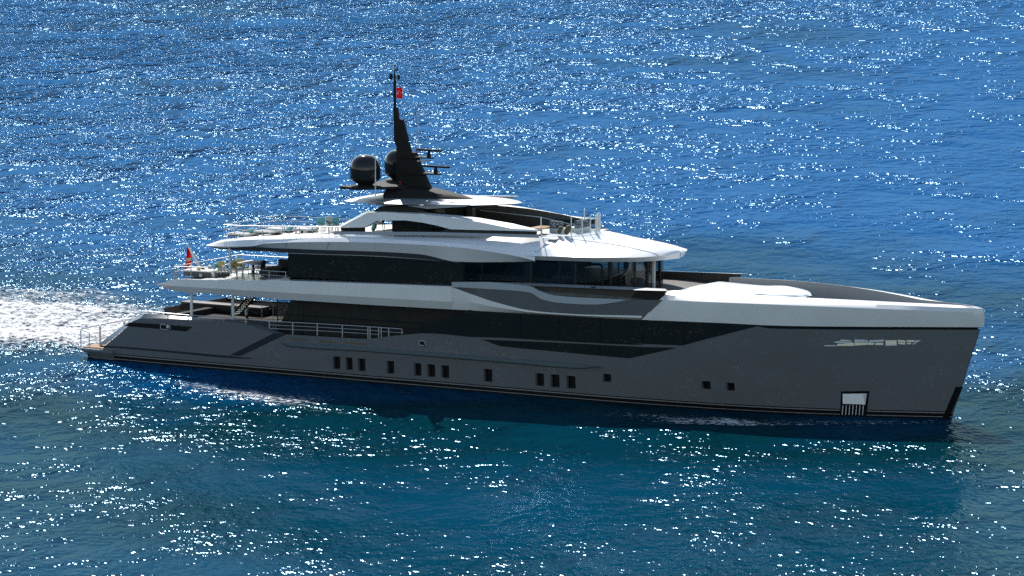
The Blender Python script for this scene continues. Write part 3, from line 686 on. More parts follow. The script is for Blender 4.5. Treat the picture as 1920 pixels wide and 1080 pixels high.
# ---------------- roof of the upper deck (sun deck shell)
def rplan(w_):
    T = [(5, w_ - 1.0), (9.5, w_ - .55), (14, w_ - .1), (18, w_), (31, w_), (33.7, w_ - .12), (35.9, w_ - .45), (37.5, w_ - 1.15), (38.75, w_ - 2.1), (39.55, max(.02, w_ - 3.2)), (39.95, .02)]
    return lambda x, z: -crom(T, x)
TR = MB()
r_toe = [(386, 459.8), (420, 449), (470, 443.5), (545, 440.5), (627, 438.5), (800, 440), (1005, 444.5), (1070, 448)]
r_L1 = [(386, 460), (420, 453), (470, 449.5), (545, 447.5), (627, 446), (800, 452.5), (900, 460), (1000, 470), (1070, 478)]
r_L2 = [(386, 460.4), (425, 462.5), (468, 462), (500, 456.5), (560, 454), (620, 453.5), (700, 455), (800, 459.5), (860, 464), (920, 472), (980, 483), (1003, 489.5)]
r_L3 = [(386, 460.8), (425, 465), (468, 463.5), (535, 466), (620, 469), (700, 471.5), (790, 477), (855, 490.5), (900, 491.5), (1003, 490.5)]
r_L4 = [(386, 461), (420, 468), (460, 470), (540, 474), (700, 479.5), (800, 486.5), (850, 491.5), (900, 493), (1003, 492)]
n = 70
W4 = 4.75
cut_ = lambda P_: [p for p in P_ if p[0] < 1003] + [(1003, lin(P_, 1003))]
g1 = rowgrid([([p for p in r_toe if p[0] < 1006] + [(1032, 446)], rplan(3.25)), ([p for p in r_L1 if p[0] < 1001] + [(1009, 471)], rplan(4.45))], n)
g2 = rowgrid([(r_L1[:-1] + [(1003, 470.4)], rplan(4.45)), (r_L2, rplan(W4))], n)
g2[0] = g1[1] if False else g2[0]
TR.grid(g1, 'white', True)
# lower facets: row L1 (again, to 1003), L2, L3, L4
r_L1b = [p for p in r_L1 if p[0] < 1000] + [(1003, 470.4)]
g3 = rowgrid([(r_L1b, rplan(4.45)), (r_L2, rplan(W4 + .02)), (r_L3, rplan(W4 - .42)), (r_L4, rplan(4.25))], n)
TR.grid(g3[:3], 'white', True); 
# forward part of the edge: from px 1003 to the visor tip
f_up = [(1003, 480), (1060, 481.5), (1120, 483), (1180, 483), (1230, 480.5), (1265, 476.5), (1284, 474)]
f_lo = [(1003, 490.5), (1060, 491.5), (1120, 492.3), (1180, 492), (1230, 489.5), (1262, 486), (1277, 484)]
def pl_z(px, py, yf): return ats(px, py, yf)
fu = [ats(a, b, rplan(4.75)) for a, b in resample(f_up, 40, True)]; fl_ = [ats(a, b, rplan(4.6)) for a, b in resample(f_lo, 40, True)]
# visor crown: sections across, from near edge to far edge
VE = []                           # outline of the whole visor edge in plan with heights
ex = [32.0 + (39.95 - 32.0) * (1 - (1 - i / 40) ** 1.6) for i in range(41)]
def edge_z(x): return lin([(30, 8.0), (33, 8.3), (36, 8.42), (39, 8.5), (40.8, 8.62)], x)
def ridge_z(x): return crom([(28, 9.4), (32, 9.42), (34, 9.36), (36, 9.22), (37.6, 9.08), (39, 8.9), (39.95, 8.72)], x)
E_ = [(v.x, v.z) for v in fu]
def ez(x): return crom(E_, x)
V = []
def cexp(x): return lin([(30, 4.6), (32.2, 4.4), (35.5, 1.9), (40.5, 1.7)], x)
for x in ex:
    ye = -rplan(4.75)(x, 0); row = []
    for k in range(17):
        s1 = -1 + k / 8; y = s1 * ye
        zz = ez(x) + (ridge_z(x) - ez(x)) * (1 - abs(s1) ** cexp(x))
        row.append(Vector((x, y, max(zz, ez(x)))))
    V.append(row)
TR.grid(V, 'white')
low = [[Vector((x, -y_ * sg, ez(x) - d)) for x in ex for y_ in (max(.02, -rplan(4.75)(x, 0) - ins),)] for sg, d, ins in ((1, 0, 0), (1, .3, .45))]
TR.grid(low, 'white', True)
ROOF = P(TR, 'sun_deck_shell', smooth=22)
for a in (((541, 447.5), (538, 455), (534, 465.5)), ((622, 447), (618, 454), (612, 468))):
    s_ = MB(); s_.tube([ats(a[0][0], a[0][1], rplan(4.46)), ats(a[1][0], a[1][1], rplan(W4 + .03)), ats(a[2][0], a[2][1], rplan(W4 - .4))], .012, 'stripe', 5); s_.build('panel_joint', ROOF)
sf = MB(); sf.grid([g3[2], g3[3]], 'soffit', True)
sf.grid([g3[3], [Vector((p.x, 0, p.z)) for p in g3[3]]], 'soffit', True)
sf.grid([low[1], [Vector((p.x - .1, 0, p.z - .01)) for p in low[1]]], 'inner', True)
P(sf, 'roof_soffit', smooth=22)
gr = MB(); gp = [atz(a, b, 9.0) for a, b in ((1071, 448), (1120, 454), (1180, 464), (1240, 478))]
def crown(x, y):
    ye = -rplan(4.75)(x, 0); s1 = min(1, abs(y) / max(ye, .01)); return ez(x) + (ridge_z(x) - ez(x)) * (1 - s1 ** cexp(x))
def at_crown(px, py):
    p = atz(px, py, 9)
    for _ in range(20): p = atz(px, py, .5 * p.z + .5 * crown(p.x, p.y))
    return p
gp = [at_crown(a, b) for a, b in ((1071, 448.5), (1095, 450.5), (1130, 455), (1165, 460.5), (1200, 468), (1240, 478))]
gr.grid([gp, [p + Vector((-.05, -.09, .0)) for p in gp]], 'inner', False)
gr.v = [(a, b, c + .012) for a, b, c in gr.v]
gr.grid([[Vector((a, -b, c)) for a, b, c in gr.v[:6]], [Vector((a, -b, c)) for a, b, c in gr.v[6:12]]], 'inner'); P(gr, 'roof_groove')
# sun deck floor
plandeck('sun_deck', 10.2, 33.2, 8.92, lambda x: -rplan(3.3)(x, 0) - .05, 'planks', .1, zf=lambda x: zs(x) - .03)
sd2 = MB(); sd2.grid([[Vector((x, -1.8, zs(x) - .025)) for x in (10, 12, 15, 18)], [Vector((x, 1.8, zs(x) - .025)) for x in (10, 12, 15, 18)]], 'deck')

# ---------------- sun deck superstructure
tb = MB(); tb.slab(rowgrid([([(625, 434), (700, 434.5), (800, 435), (1006, 440)], C(-3.75)), ([(625, 440), (800, 441), (1010, 446)], C(-3.85))], 30, False), .12, 'lip', True); P(tb, 'deck_coaming')
db = MB(); db.slab(rowgrid([([(638, 424), (683, 424)], C(-3.55)), ([(640, 435), (683, 436)], C(-3.55))], 10, False), .12, 'boot', True); P(db, 'coaming_base'); db = MB()
db.slab(rowgrid([([(840, 428), (920, 431), (1005, 433)], C(-3.55)), ([(820, 437), (920, 439), (1005, 441)], C(-3.55))], 10, False), .12, 'darkstrip', True); P(db, 'coaming_base')
ar = MB()
a_top = [(634, 424.5), (686, 396.3), (720, 395.8), (800, 399), (860, 404), (900, 408.5), (960, 419), (1009, 430)]
a_brt = [(639, 424.8), (690, 398.6), (720, 397.8), (790, 402), (850, 408), (900, 416.5), (960, 428.5), (1009, 431.5)]
a_low = [(640, 427), (683, 426.5), (708, 413), (760, 413.3), (790, 417), (820, 423), (845, 430), (1009, 434)]
ar.grid(rowgrid([(a_top, C(-2.9)), (a_brt, C(-3.7))], 80, False), 'white', True)
AG = rowgrid([(a_brt, C(-3.7)), (a_low, C(-3.72))], 80, False)
ar.grid(AG, 'white', True)
ar.grid(rowgrid([(a_low, C(-3.72)), ([(a + 6, b - .5) for a, b in a_low], C(-3.4))], 80, False), 'white', True)
ar.grid([[p + Vector((0, .36, 0)) for p in r] for r in AG], 'inner', True)
AR = P(ar, 'sun_deck_arch', smooth=22)
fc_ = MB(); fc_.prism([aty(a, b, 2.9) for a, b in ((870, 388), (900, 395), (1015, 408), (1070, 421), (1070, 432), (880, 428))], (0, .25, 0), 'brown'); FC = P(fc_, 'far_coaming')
s_ = MB(); s_.tube([aty(a, b, 2.95) for a, b in ((900, 395), (1015, 407.7), (1070, 420.7))], .04, 'white', 6); s_.build('coaming_cap', FC)
# core house under the hardtop
ch = MB()
A = aty(735, 413, -2.0); B2 = aty(868, 413, -2.0)
ch.box((A.x, -2.0, 8.95), (B2.x - 2.2, 2.0, 10.6), 'wall'); CH = P(ch, 'sun_deck_house')
for k in range(4):
    s_ = MB(); xx = A.x + .15 + k * .95; s_.box((xx, -2.03, 9.2), (xx + .7, -1.99, 10.3), 'glass'); s_.build('window', CH)
gl = MB(); gl.box((B2.x - 2.15, -2.4, 8.95), (B2.x + 1.0, -2.3, 10.2), 'tint'); P(gl, 'side_screen')
for px in (822,):
    s_ = MB(); q = aty(px, 400, -2.0); s_.box((q.x - .2, -2.0, 8.95), (q.x + .2, -1.6, 10.9), 'inner'); P(s_, 'hardtop_post')
    s_ = MB(); s_.box((q.x - .2, 1.6, 8.95), (q.x + .2, 2.0, 10.9), 'inner'); P(s_, 'hardtop_post')
# hardtop
ht = MB()
HZ0 = aty(655, 379, -3).z; HZ1 = aty(968, 380.5, 0).z
hw = [(17.75, 2.3), (18.1, 2.75), (19.2, 3.05), (21.7, 3.25), (24.2, 3.1), (26.2, 2.5), (27.7, 1.5), (28.85, .35)]
hx_ = [17.75 + 11.1 * i / 40 for i in range(41)]
def hsec(x):
    w_ = crom(hw, x); t = (x - 17.75) / 11.1; zc = HZ0 + (HZ1 - HZ0) * t
    top = .2 * math.sin(max(.001, t) ** .6 * math.pi) ** .6 if 0 < t < 1 else 0
    pts = []
    for s1, zz in ((-1, 0), (-.93, .10), (-.7, .72), (-.35, .95), (0, 1), (.35, .95), (.7, .72), (.93, .1), (1, 0)): pts.append(Vector((x, s1 * w_, zc + zz * top)))
    for s1, zz in ((.93, -.05), (.75, -.3 * min(1, t * 3, (1 - t) * 3)), (-.75, -.3 * min(1, t * 3, (1 - t) * 3)), (-.93, -.05)): pts.append(Vector((x, s1 * w_, zc + zz)))
    return pts
HS = [hsec(x) for x in hx_]
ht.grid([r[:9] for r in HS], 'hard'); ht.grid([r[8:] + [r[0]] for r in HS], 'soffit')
k0 = len(ht.v); ht.v += [tuple(p) for p in HS[0]]; ht.face(list(range(k0, k0 + 13)), 'hard'); k0 = len(ht.v); ht.v += [tuple(p) for p in HS[-1]]; ht.face(list(range(k0, k0 + 13))[::-1], 'hard')
HT = P(ht, 'hardtop')
lg_ = MB()
for sg in (1, -1):
    lg_.prism([Vector((p.x, p.y * sg, p.z)) for p in [aty(a, b, -2.9) for a, b in ((706, 385.5), (760, 385), (800, 391.8), (872, 387.5), (880, 384), (800, 383), (706, 383))]], (0, .3 * sg, 0), 'lip')
lg_.build('side_fairing', HT)
le = MB()
for sg in (1, -1):
    le.prism([Vector((p.x, p.y * sg, p.z)) for p in [aty(a, b, -2.75) for a, b in ((698, 397), (714, 387), (775, 387), (806, 399), (790, 400), (740, 399))]], (0, .3 * sg, 0), 'boot')
P(le, 'hardtop_leg')
# mast fairing
mf = MB()
tp = [(22.0, 0)]
fx = [aty(716, 355, -1.2).x + .1 + i * .24 for i in range(25)]
xa, xb = fx[0], fx[-1]
secs = []
for i, x in enumerate(fx):
    t = i / 24; w_ = 1.5 * (1 - t ** 2.4) + .06; h = .62 * (1 - t ** 1.7) + .02
    if i == 0: h *= .9; w_ *= .8
    secs.append([Vector((x + (.25 * (1 - abs(s1)) if i == 0 else 0), s1 * w_, 10.98 + h * zz)) for s1, zz in ((-1, -.1), (-.95, .35), (-.7, .85), (-.35, 1), (0, 1.04), (.35, 1), (.7, .85), (.95, .35), (1, -.1))])
mf.grid(secs, 'black'); k0 = len(mf.v); mf.v += [tuple(p) for p in secs[0]]; mf.face(list(range(k0, k0 + 9)), 'black')
P(mf, 'mast_fairing')
ms = MB()
def mp(pts, w1, m='black'): ms.prism([aty(a, b, -w1) for a, b in pts], (0, 2 * w1, 0), m)
mp([(742, 278), (770, 285), (776, 287), (783, 306), (804, 354), (742, 354)], .22)
mp([(736.5, 203), (743, 201), (745.5, 222), (754, 225), (770, 287), (743, 287), (743, 276), (738, 264), (737, 215)], .13)
MS = P(ms, 'mast', bevel=.04)
s_ = MB(); b0 = aty(740.3, 206, 0); t0 = aty(740.5, 122, 0); s_.tube([b0, Vector((b0.x, 0, b0.z + 1.8))], .09, 'black', 10); s_.tube([Vector((b0.x, 0, b0.z + 1.8)), Vector((b0.x, 0, t0.z - .5))], .06, 'black', 8); s_.tube([Vector((b0.x, 0, t0.z - .5)), Vector((b0.x, 0, t0.z))], .03, 'black', 6); s_.build('mast_pole', MS)
for a, t, b, w_ in ((733, 138, 150, .1), (747.5, 140, 150, .08), (744.5, 126, 134, .05)):
    s_ = MB(); q = aty(a, b, 0); q2 = aty(a, t, 0); s_.lathe((q.x, 0, q.z), ((w_ * .5, 0), (w_, .1), (w_, q2.z - q.z - .08), (w_ * .6, q2.z - q.z)), 'black', 12); s_.tube([Vector((q.x, 0, q2.z - .15)), Vector((b0.x, 0, q2.z - .2))], .03, 'black', 6); s_.build('mast_instrument', MS)
for n_, (pa, pb, py, bx0, bx1, by, cx) in enumerate((((755, 812, 294, 781, 829, 281.5, 804)), (764, 826, 324, 794, 843, 312.3, 817))):
    q0 = aty(pa, py, 0); q1 = aty(pb, py, 0); s_ = MB()
    s_.grid([[Vector((x, y * w_, q0.z + dz)) for x, w_ in ((q0.x, .5), (q0.x + .5, .45), (q1.x - .3, .3), (q1.x, .16))] for y, dz in ((-1, 0), (-1, .08), (1, .08), (1, 0), (-1, 0))], 'black')
    PLt = s_.build('radar_arm', MS)
    s_ = MB(); c0 = aty(cx, py, 0); cz = aty(cx, by, 0).z; s_.lathe((c0.x, 0, q0.z + .08), ((.13, 0), (.13, .22), (.09, .26), (.08, cz - q0.z - .1)), 'black', 14); s_.build('radar_pedestal', MS)
    s_ = MB(); L0 = aty(bx0, by, 0); L1 = aty(bx1, by, 0); s_.rbox((L0.x, -.09, cz - .065), (L1.x, .09, cz + .065), .04, 'black'); s_.build('radar_scanner', MS)
s_ = MB()
for k in range(2): q = aty(751.5, 342 + k * 5, -.4); s_.rbox((q.x - .06, -.5, q.z - .07), (q.x + .06, -.38, q.z + .07), .04, 'reddish')
s_.build('signal_lamp', MS)
s_ = MB()
for k in range(6): q = aty(784 + k * 4, 301.5, -.5); s_.rbox((q.x - .05, -.55, q.z - .05), (q.x + .05, -.45, q.z + .05), .03, 'flagwhite')
q = aty(782, 299.5, -.5); q2 = aty(808, 299.5, -.5); s_.tube([Vector((q.x, -.5, q.z)), Vector((q2.x, -.5, q.z))], .02, 'black', 5); s_.build('lamp_bracket', MS)
# dome platform + domes
dp = MB(); A = aty(655, 346, -1.9); B2 = aty(752, 352, -1.0)
dp.prism([Vector((A.x, -3.0, A.z)), Vector((A.x + 1.3, -3.2, A.z)), Vector((B2.x + .3, -1.0, A.z)), Vector((B2.x + .3, 1.0, A.z)), Vector((A.x + 1.3, 3.2, A.z)), Vector((A.x, 3.0, A.z)), Vector((A.x + .6, 0, A.z))], (0, 0, -.16), 'black')
zd = A.z
P(dp, 'dome_platform', bevel=.03)
for px, y in ((685, -1.9), (749, 1.95)):
    q = aty(px, 340, y); r = .93; s_ = MB()
    H_ = zd
    prof = [(.45, 0), (.47, .08), (.5, .1), (.86, .36), (.91, .44), (r, .52), (r, 1.02)]
    prof += [(r * math.cos(R(a)) ** .78, 1.02 + r * .93 * math.sin(R(a))) for a in range(8, 90, 6)] + [(.03, 1.02 + r * .93)]
    s_.lathe((q.x, y, H_), prof, 'dome', 40); o = P(s_, 'satellite_dome', smooth=40)
    g_ = MB(); g_.lathe((q.x, y, H_ + .46), ((.925, 0), (.94, .02), (.94, .05), (.925, .07)), 'black', 40); g_.build('dome_seam', o)
for px, t, y, zb_ in ((703.5, 205, -2.6, 11.1), (784, 208, 1.5, 11.1)):
    s_ = MB(); q = aty(px, t, y); s_.tube([Vector((q.x, y, zb_)), Vector((q.x, y, zb_ + 1.6)), Vector((q.x, y, q.z))], .04, 'post', 7, .018); P(s_, 'whip_antenna')

# ---------------- sun deck rails, front wind screen
rail('sun_deck_rail', [(419, 421.5), (457, 423.5), (530, 424.5), (600, 425), (640, 426)], [(419, .95), (423, .95), (457, .72), (492, .62), 529.5, 533, 543, 554, 562, 586, 594, 602, 616, 629], lambda x, z: -3.75 if x > 12 else -3.5, [.25, .48], .026, .024)
A = aty(419, 421.5, -3.5); s_ = MB()
for dz in (0, .3, .6): s_.tube([A - Vector((0, 0, dz)), Vector((A.x, 2.3, A.z - dz)), Vector((A.x + 1.5, 2.6, A.z - dz)), Vector((A.x + 9, 2.6, A.z - dz + .1))], .024, 'steel', 6)
O = P(s_, 'far_sun_deck_rail')
for k in range(4): s_ = MB(); s_.tube([Vector((A.x, -2.3 + k * 1.5, A.z)), Vector((A.x, -2.3 + k * 1.5, A.z - 1.05))], .022, 'steel', 6); s_.build('stanchion', O)
for k in range(6): s_ = MB(); s_.tube([Vector((A.x + 1.5 + k * 1.5, 2.6, A.z)), Vector((A.x + 1.5 + k * 1.5, 2.6, 8.9))], .022, 'steel', 6); s_.build('stanchion', O)
wsn = MB(); WP = [(1014.5, 441, 408), (1071, 441, 407), (1091.5, 440, 405), (1107, 438, 404), (1117, 437, 403), (1123.5, 435.5, 403)]
gp_ = []
for a, b, t in WP:
    f_ = atz(a, b, 9.42); gp_.append(f_)
gp_[-1].y = .0 if gp_[-1].y > .0 else gp_[-1].y
far = [Vector((p.x, -p.y, p.z)) for p in gp_[::-1] if p.y < -.1]
allp = gp_[:5] + [Vector((gp_[4].x + .12, .05, 9.42))] + [v for v in far]
wsn.grid([[p for p in allp], [p + Vector((0, 0, 1.02)) for p in allp]], 'clear'); WS = P(wsn, 'wind_screen', smooth=40)
for p in allp: s_ = MB(); s_.tube([p - Vector((0, 0, .1)), p + Vector((0, 0, 1.06))], .034, 'post', 8); s_.build('screen_post', WS)
s_ = MB(); A = atz(1008, 445, 8.95)
s_.grid([[Vector((p.x + .15, p.y * 1.06, 9.22)) for p in allp], [Vector((p.x + .08, p.y * 1.03, 9.38)) for p in allp], [Vector((p.x - .12, p.y * .95, 9.38)) for p in allp]], 'white'); s_.build('screen_plinth', WS)

# ---------------- foredeck: covered tender hump
hm = MB()
SE = []
for i in range(33):
    t = i / 32; x = 40.2 + 8.4 * t; ramp = min(1, (t / .14)) ; ramp = ramp * ramp * (3 - 2 * ramp)
    w_ = 2.9 * (1 - .42 * t) * (.75 + .25 * ramp) * (1 - max(0, (t - .8) / .2) ** 2.4 * .75); w_ = max(w_, .12)
    zt_ = 6.42 + .32 * ramp + .12 * math.exp(-((t - .7) / .13) ** 2) - .04 * t - max(0, (t - .9) / .1) ** 2 * .15
    SE.append([Vector((x, s1 * w_, zt_ - d)) for s1, d in ((-1, .34), (-1.0, .2), (-.97, .09), (-.88, .02), (-.5, 0), (0, -.02), (.5, 0), (.88, .02), (.97, .09), (1, .2), (1, .34))])
hm.grid(SE, 'white'); hm.grid([[r[0] for r in SE], [Vector((r[0].x - .25, r[0].y * .78, 5.6)) for r in SE]], 'inner'); hm.grid([[r[-1] for r in SE], [Vector((r[-1].x - .25, r[-1].y * .78, 5.6)) for r in SE]], 'inner')
hm.grid([[SE[-1][0], SE[-1][5], SE[-1][-1]], [SE[-1][0] - Vector((0, 0, .2)), SE[-1][5] - Vector((0, 0, .4)), SE[-1][-1] - Vector((0, 0, .2))]], 'white')
HM = P(hm, 'tender_cover', smooth=40)
for y in (-.45, .45): s_ = MB(); s_.tube([Vector((48.3, y, 6.3)), Vector((48.5, y, 6.0)), Vector((48.35, y, 5.6))], .06, 'steel', 8); s_.build('support_leg', HM)
ls = MB(); ls.box((38.8, -3.9, 5.95), (41.2, 3.9, 6.25), 'lip'); P(ls, 'foredeck_step')

exec_part2 = True
# ================================================================== LOOSE THINGS
def ensign():
    A = aty(350.5, 457.5, 0); Bq = aty(374, 500, 0)
    s_ = MB(); s_.tube([Bq, Bq.lerp(A, .5), A], .12, 'flagwhite', 10, .045); ST = P(s_, 'ensign_staff')
    E = empty('ensign_flag', aty(350, 480, 0)); tag(E, 'red ensign with a small dark canton drooping from the leaning white stern staff', 'flag')
    out = [(351, 461), (349, 475), (346.5, 492), (344, 508), (349, 509), (354, 508), (357, 500), (362, 491), (358, 478), (354.5, 466)]
    L = [(351, 460.5), (349.5, 470), (347.5, 484), (345.5, 497), (344, 508)]; Rr = [(352, 461), (355, 468), (358.5, 478), (361.5, 490), (354, 508)]
    G = []
    for i in range(17):
        t = i / 16 * 4; k = min(3, int(t)); u = t - k
        l = [L[k][j] + (L[k + 1][j] - L[k][j]) * u for j in (0, 1)]; r = [Rr[k][j] + (Rr[k + 1][j] - Rr[k][j]) * u for j in (0, 1)]
        row = []
        for j in range(13):
            v = j / 12; p = aty(l[0] + (r[0] - l[0]) * v, l[1] + (r[1] - l[1]) * v, 0); p.y += .12 * math.sin(v * 9 + t * .5) * min(1, t); row.append(p)
        G.append(row)
    mb = MB(); mb.slab(G, .012, 'red'); f = mb.build('flag_cloth', E, smooth=60)
    cn = MB(); cn.slab([[p + Vector((0, -.02, 0)) for p in r[2:8]] for r in G[4:8]], .006, 'navy'); cn.build('canton', E, smooth=60)
    cn = MB(); cn.slab([[p + Vector((0, -.02, 0)) for p in r[5:10]] for r in G[9:12]], .006, 'sign'); cn.build('badge', E, smooth=60)
ensign()
def mast_flag():
    A = aty(743.5, 164.5, 0); Bq = aty(755.5, 185, 0); E = empty('courtesy_flag', A); tag(E, 'small red flag with white crescent and star high on the mast', 'flag')
    w_ = (Bq - A).x; h = A.z - Bq.z
    def fp(u, v, o=0): return Vector((A.x + w_ * u, .06 * math.sin(u * 5) * u - o, A.z - h * (v - .06 * u * (1 - v))))
    mb = MB(); mb.slab([[fp(j / 10, i / 8) for j in range(11)] for i in range(9)], .012, 'red'); mb.build('flag_cloth', E, smooth=60)
    c = MB(); ring = []
    for i in range(24):
        a = R(40 + i * 280 / 23); ring.append((.42 + .24 * math.cos(a), .47 + .24 * math.sin(a) * w_ / h * 1.0))
    inr = []
    for i in range(24):
        a = R(55 + i * 250 / 23); inr.append((.49 + .19 * math.cos(a), .47 + .19 * math.sin(a) * w_ / h))
    c.grid([[fp(u, v, .02) for u, v in ring], [fp(u, v, .02) for u, v in inr]], 'flagwhite'); c.build('crescent', E, smooth=0)
    s_ = MB(); pts = []
    for i in range(10):
        a = R(180 + i * 36); rr_ = .12 if i % 2 == 0 else .05; pts.append(fp(.76 + rr_ * math.cos(a), .47 + rr_ * math.sin(a) * w_ / h, .02))
    s_.prism(pts, (0, -.004, 0), 'flagwhite'); s_.build('star', E, smooth=0)
mast_flag()

def roty(a): return Matrix.Rotation(R(a), 3, 'Y')
def rotz(a): return Matrix.Rotation(R(a), 3, 'Z')
def foot(px, py, z): return atz(px, py, z)
# upper aft deck furniture -------------------------------------------------
def pillow(px, py, y, col, label, s=.42, tilt=20, grp='scatter cushions on the upper aft deck'):
    p = aty(px, py, y); mb = MB(); n_ = 10; G = []
    rot = rotz(35) @ roty(tilt)
    for sg in (1, -1):
        G = []
        for i in range(n_ + 1):
            row = []
            for j in range(n_ + 1):
                u = -1 + 2 * i / n_; v = -1 + 2 * j / n_; t = .26 * s * ((1 - u ** 4) * (1 - v ** 4)) ** .5
                row.append(p + rot @ Vector((sg * t, u * s * .5 * (1 - .08 * (1 - abs(v))), v * s * .5 * (1 - .08 * (1 - abs(u))))))
            G.append(row)
        mb.grid(G, col)
    o = mb.build('scatter_cushion', None, smooth=60); return tag(o, label, 'cushion', grp)
def chair(px, y, z, ang, label, cloth='cream', grp='deck chairs round the aft dining table'):
    x = aty(px, 500, y).x; z = z(x); E = empty('deck_chair', (x, y, z)); tag(E, label, 'chair', grp)
    rm = rotz(ang)
    def T(mb):
        mb.v = [tuple(Vector((x, y, 0)) + rm @ (Vector(v) - Vector((x, y, 0)))) for v in mb.v]; return mb
    b = MB(); b.rbox((x - .27, y - .27, z + .38), (x + .27, y + .27, z + .48), .04, 'cream'); T(b).build('seat', E)
    b = MB(); b.rbox((x + .22, y - .27, z + .45), (x + .3, y + .27, z + .92), .035, cloth, roty(10)); T(b).build('backrest', E)
    for a in (-1, 1):
        for c in (-1, 1):
            b = MB(); b.tube([Vector((x + a * .23, y + c * .23, z + .4)), Vector((x + a * .27, y + c * .25, z))], .022, 'black', 6); T(b).build('leg', E)
        b = MB(); b.tube([Vector((x - .25, y + a * .28, z + .42)), Vector((x - .24, y + a * .29, z + .62)), Vector((x + .24, y + a * .29, z + .66))], .02, 'black', 6); T(b).build('armrest', E)
# bar counter / sofa block at the stern
ZU = 5.42; E = empty('stern_bench', (aty(345, 515, -1.5).x, 0, ZU)); tag(E, 'long dark bench with a white top at the stern of the upper deck', 'bench')
A = aty(343, 515, -3.0)
b = MB(); b.rbox((A.x, -3.0, ZU + .02), (A.x + 2.6, -1.6, ZU + .3), .04, 'inner'); b.build('bench_base', E)
b = MB(); b.rbox((A.x - .04, -3.02, ZU + .3), (A.x + 2.0, -1.56, ZU + .38), .04, 'cream'); b.build('seat_pad', E)
b = MB(); 
for px in (376, 400): q = aty(px, 516, -3.02); b.box((q.x - .1, -3.03, q.z - .1), (q.x + .1, -2.98, q.z + .1), 'sign2')
b.build('locker_vent', E)
for args in ((357, 503, -1.5, 'cyan', 'small pale cyan cushion beside the foot of the red flag'), (372, 505, -2.6, 'yellow', 'yellow cushion lying on the stern bench beside the ensign staff'),
             (380, 503, -2.0, 'olive', 'olive brown cushion between the staff and the cyan cushion'), (403, 499, -2.4, 'cyan', 'large cyan cushion propped up ahead of the olive cushion'),
             (393, 503, -1.6, 'cream', 'white cushion lying between the yellow and large cyan cushions')):
    pillow(*args)
chair(418, -2.2, zu, 150, 'yellow backed deck chair beside the large cyan cushion', 'yellow')
chair(444, -2.0, zu, 170, 'yellow striped deck chair just forward of the white column', 'yellow')
chair(455, -.6, zu, 160, 'deck chair with a tall yellow back nearest the dining table', 'yellow')
chair(434, .6, zu, 30, 'cream backed deck chair behind the white column', 'cream')
chair(487, -1.0, zu, 5, 'dark reclined deck chair on the forward side of the table', 'char')
for args in ((419, 503, -2.55, 'cream', 'white cushion on the yellow backed chair beside the cyan cushion'), (456, 501, -1.0, 'cyan', 'cyan and white cushion on the tall yellow backed chair')): pillow(*args, s=.34)
x = aty(468, 500, -.6).x; ZU = zu(x); E = empty('dining_table', (x, -.6, ZU)); tag(E, 'dining table with a pale top on the upper aft deck', 'table')
b = MB(); b.rbox((x - .5, -1.3, ZU + .7), (x + .9, .3, ZU + .76), .025, 'cream'); b.build('tabletop', E)
b = MB(); b.lathe((x + .2, -.5, ZU), ((.35, 0), (.33, .04), (.07, .1), (.07, .64), (.25, .7)), 'black', 16); b.build('pedestal', E)
x = aty(500, 512, -1.0).x; ZU = zu(x); E = empty('lounge_sofa', (x, -.8, ZU)); tag(E, 'black sofa between the dining table and the dark saloon wall', 'sofa')
b = MB(); b.rbox((x, -1.9, ZU + .05), (x + 1.5, .6, ZU + .4), .06, 'char'); b.build('sofa_base', E)
b = MB(); b.rbox((x + .05, -1.85, ZU + .4), (x + 1.45, .3, ZU + .52), .05, 'char'); b.build('seat_cushion', E)
b = MB(); b.rbox((x, .3, ZU + .4), (x + 1.3, .6, ZU + .85), .06, 'char'); b.build('backrest', E)
# aft main deck lounge
x = aty(400, 585, 2.6).x; E = empty('aft_deck_sofa', (x, 3.4, 2.3)); tag(E, 'grey built in sofa against the dark far bulwark of the aft main deck', 'sofa')
b = MB(); b.rbox((x - 3, 3.2, 2.32), (x + 3.4, 4.35, 2.7), .05, 'wall'); b.build('sofa_base', E)
b = MB(); b.rbox((x - 2.9, 3.15, 2.7), (x + 3.3, 4.1, 2.86), .06, 'brown'); b.build('seat_cushion', E)

# sun deck aft: sunbeds, cushions, chairs -----------------------------------
def sunbed(px0, px1, y, label):
    x0_ = aty(px0, 440, y).x; x1_ = aty(px1, 440, y).x; ZS = zs((x0_ + x1_) / 2) - .12; E = empty('sunbed', ((x0_ + x1_) / 2, y, ZS)); tag(E, label, 'sunbed', 'white sunbeds on the aft sun deck')
    b = MB(); b.rbox((x0_, y - .4, ZS + .18), (x1_, y + .4, ZS + .24), .03, 'olive'); b.build('frame', E)
    b = MB(); b.rbox((x0_ - .03, y - .42, ZS + .24), (x0_ + (x1_ - x0_) * .64, y + .42, ZS + .36), .05, 'cream'); b.build('mattress', E)
    b = MB(); b.rbox((x0_ + (x1_ - x0_) * .62, y - .42, ZS + .24), (x1_, y + .42, ZS + .36), .05, 'cream', roty(-12)); b.build('headrest', E)
    for a in (x0_ + .2, x1_ - .2):
        for c in (-.32, .32): b = MB(); b.tube([Vector((a, y + c, ZS + .18)), Vector((a, y + c, ZS))], .025, 'steel', 6); b.build('leg', E)
sunbed(433, 480, -2.2, 'white sunbed nearest the aft corner of the sun deck')
sunbed(484, 524, -2.2, 'second white sunbed from the aft corner, along the near rail')
sunbed(462, 502, -.4, 'white sunbed on the far side behind the aft corner sunbed')
sunbed(505, 548, -.4, 'white sunbed behind the second near sunbed')
sunbed(556, 592, -1.2, 'white sunbed just aft of the cyan chairs')
G_ = 'cushions on the aft sun deck'
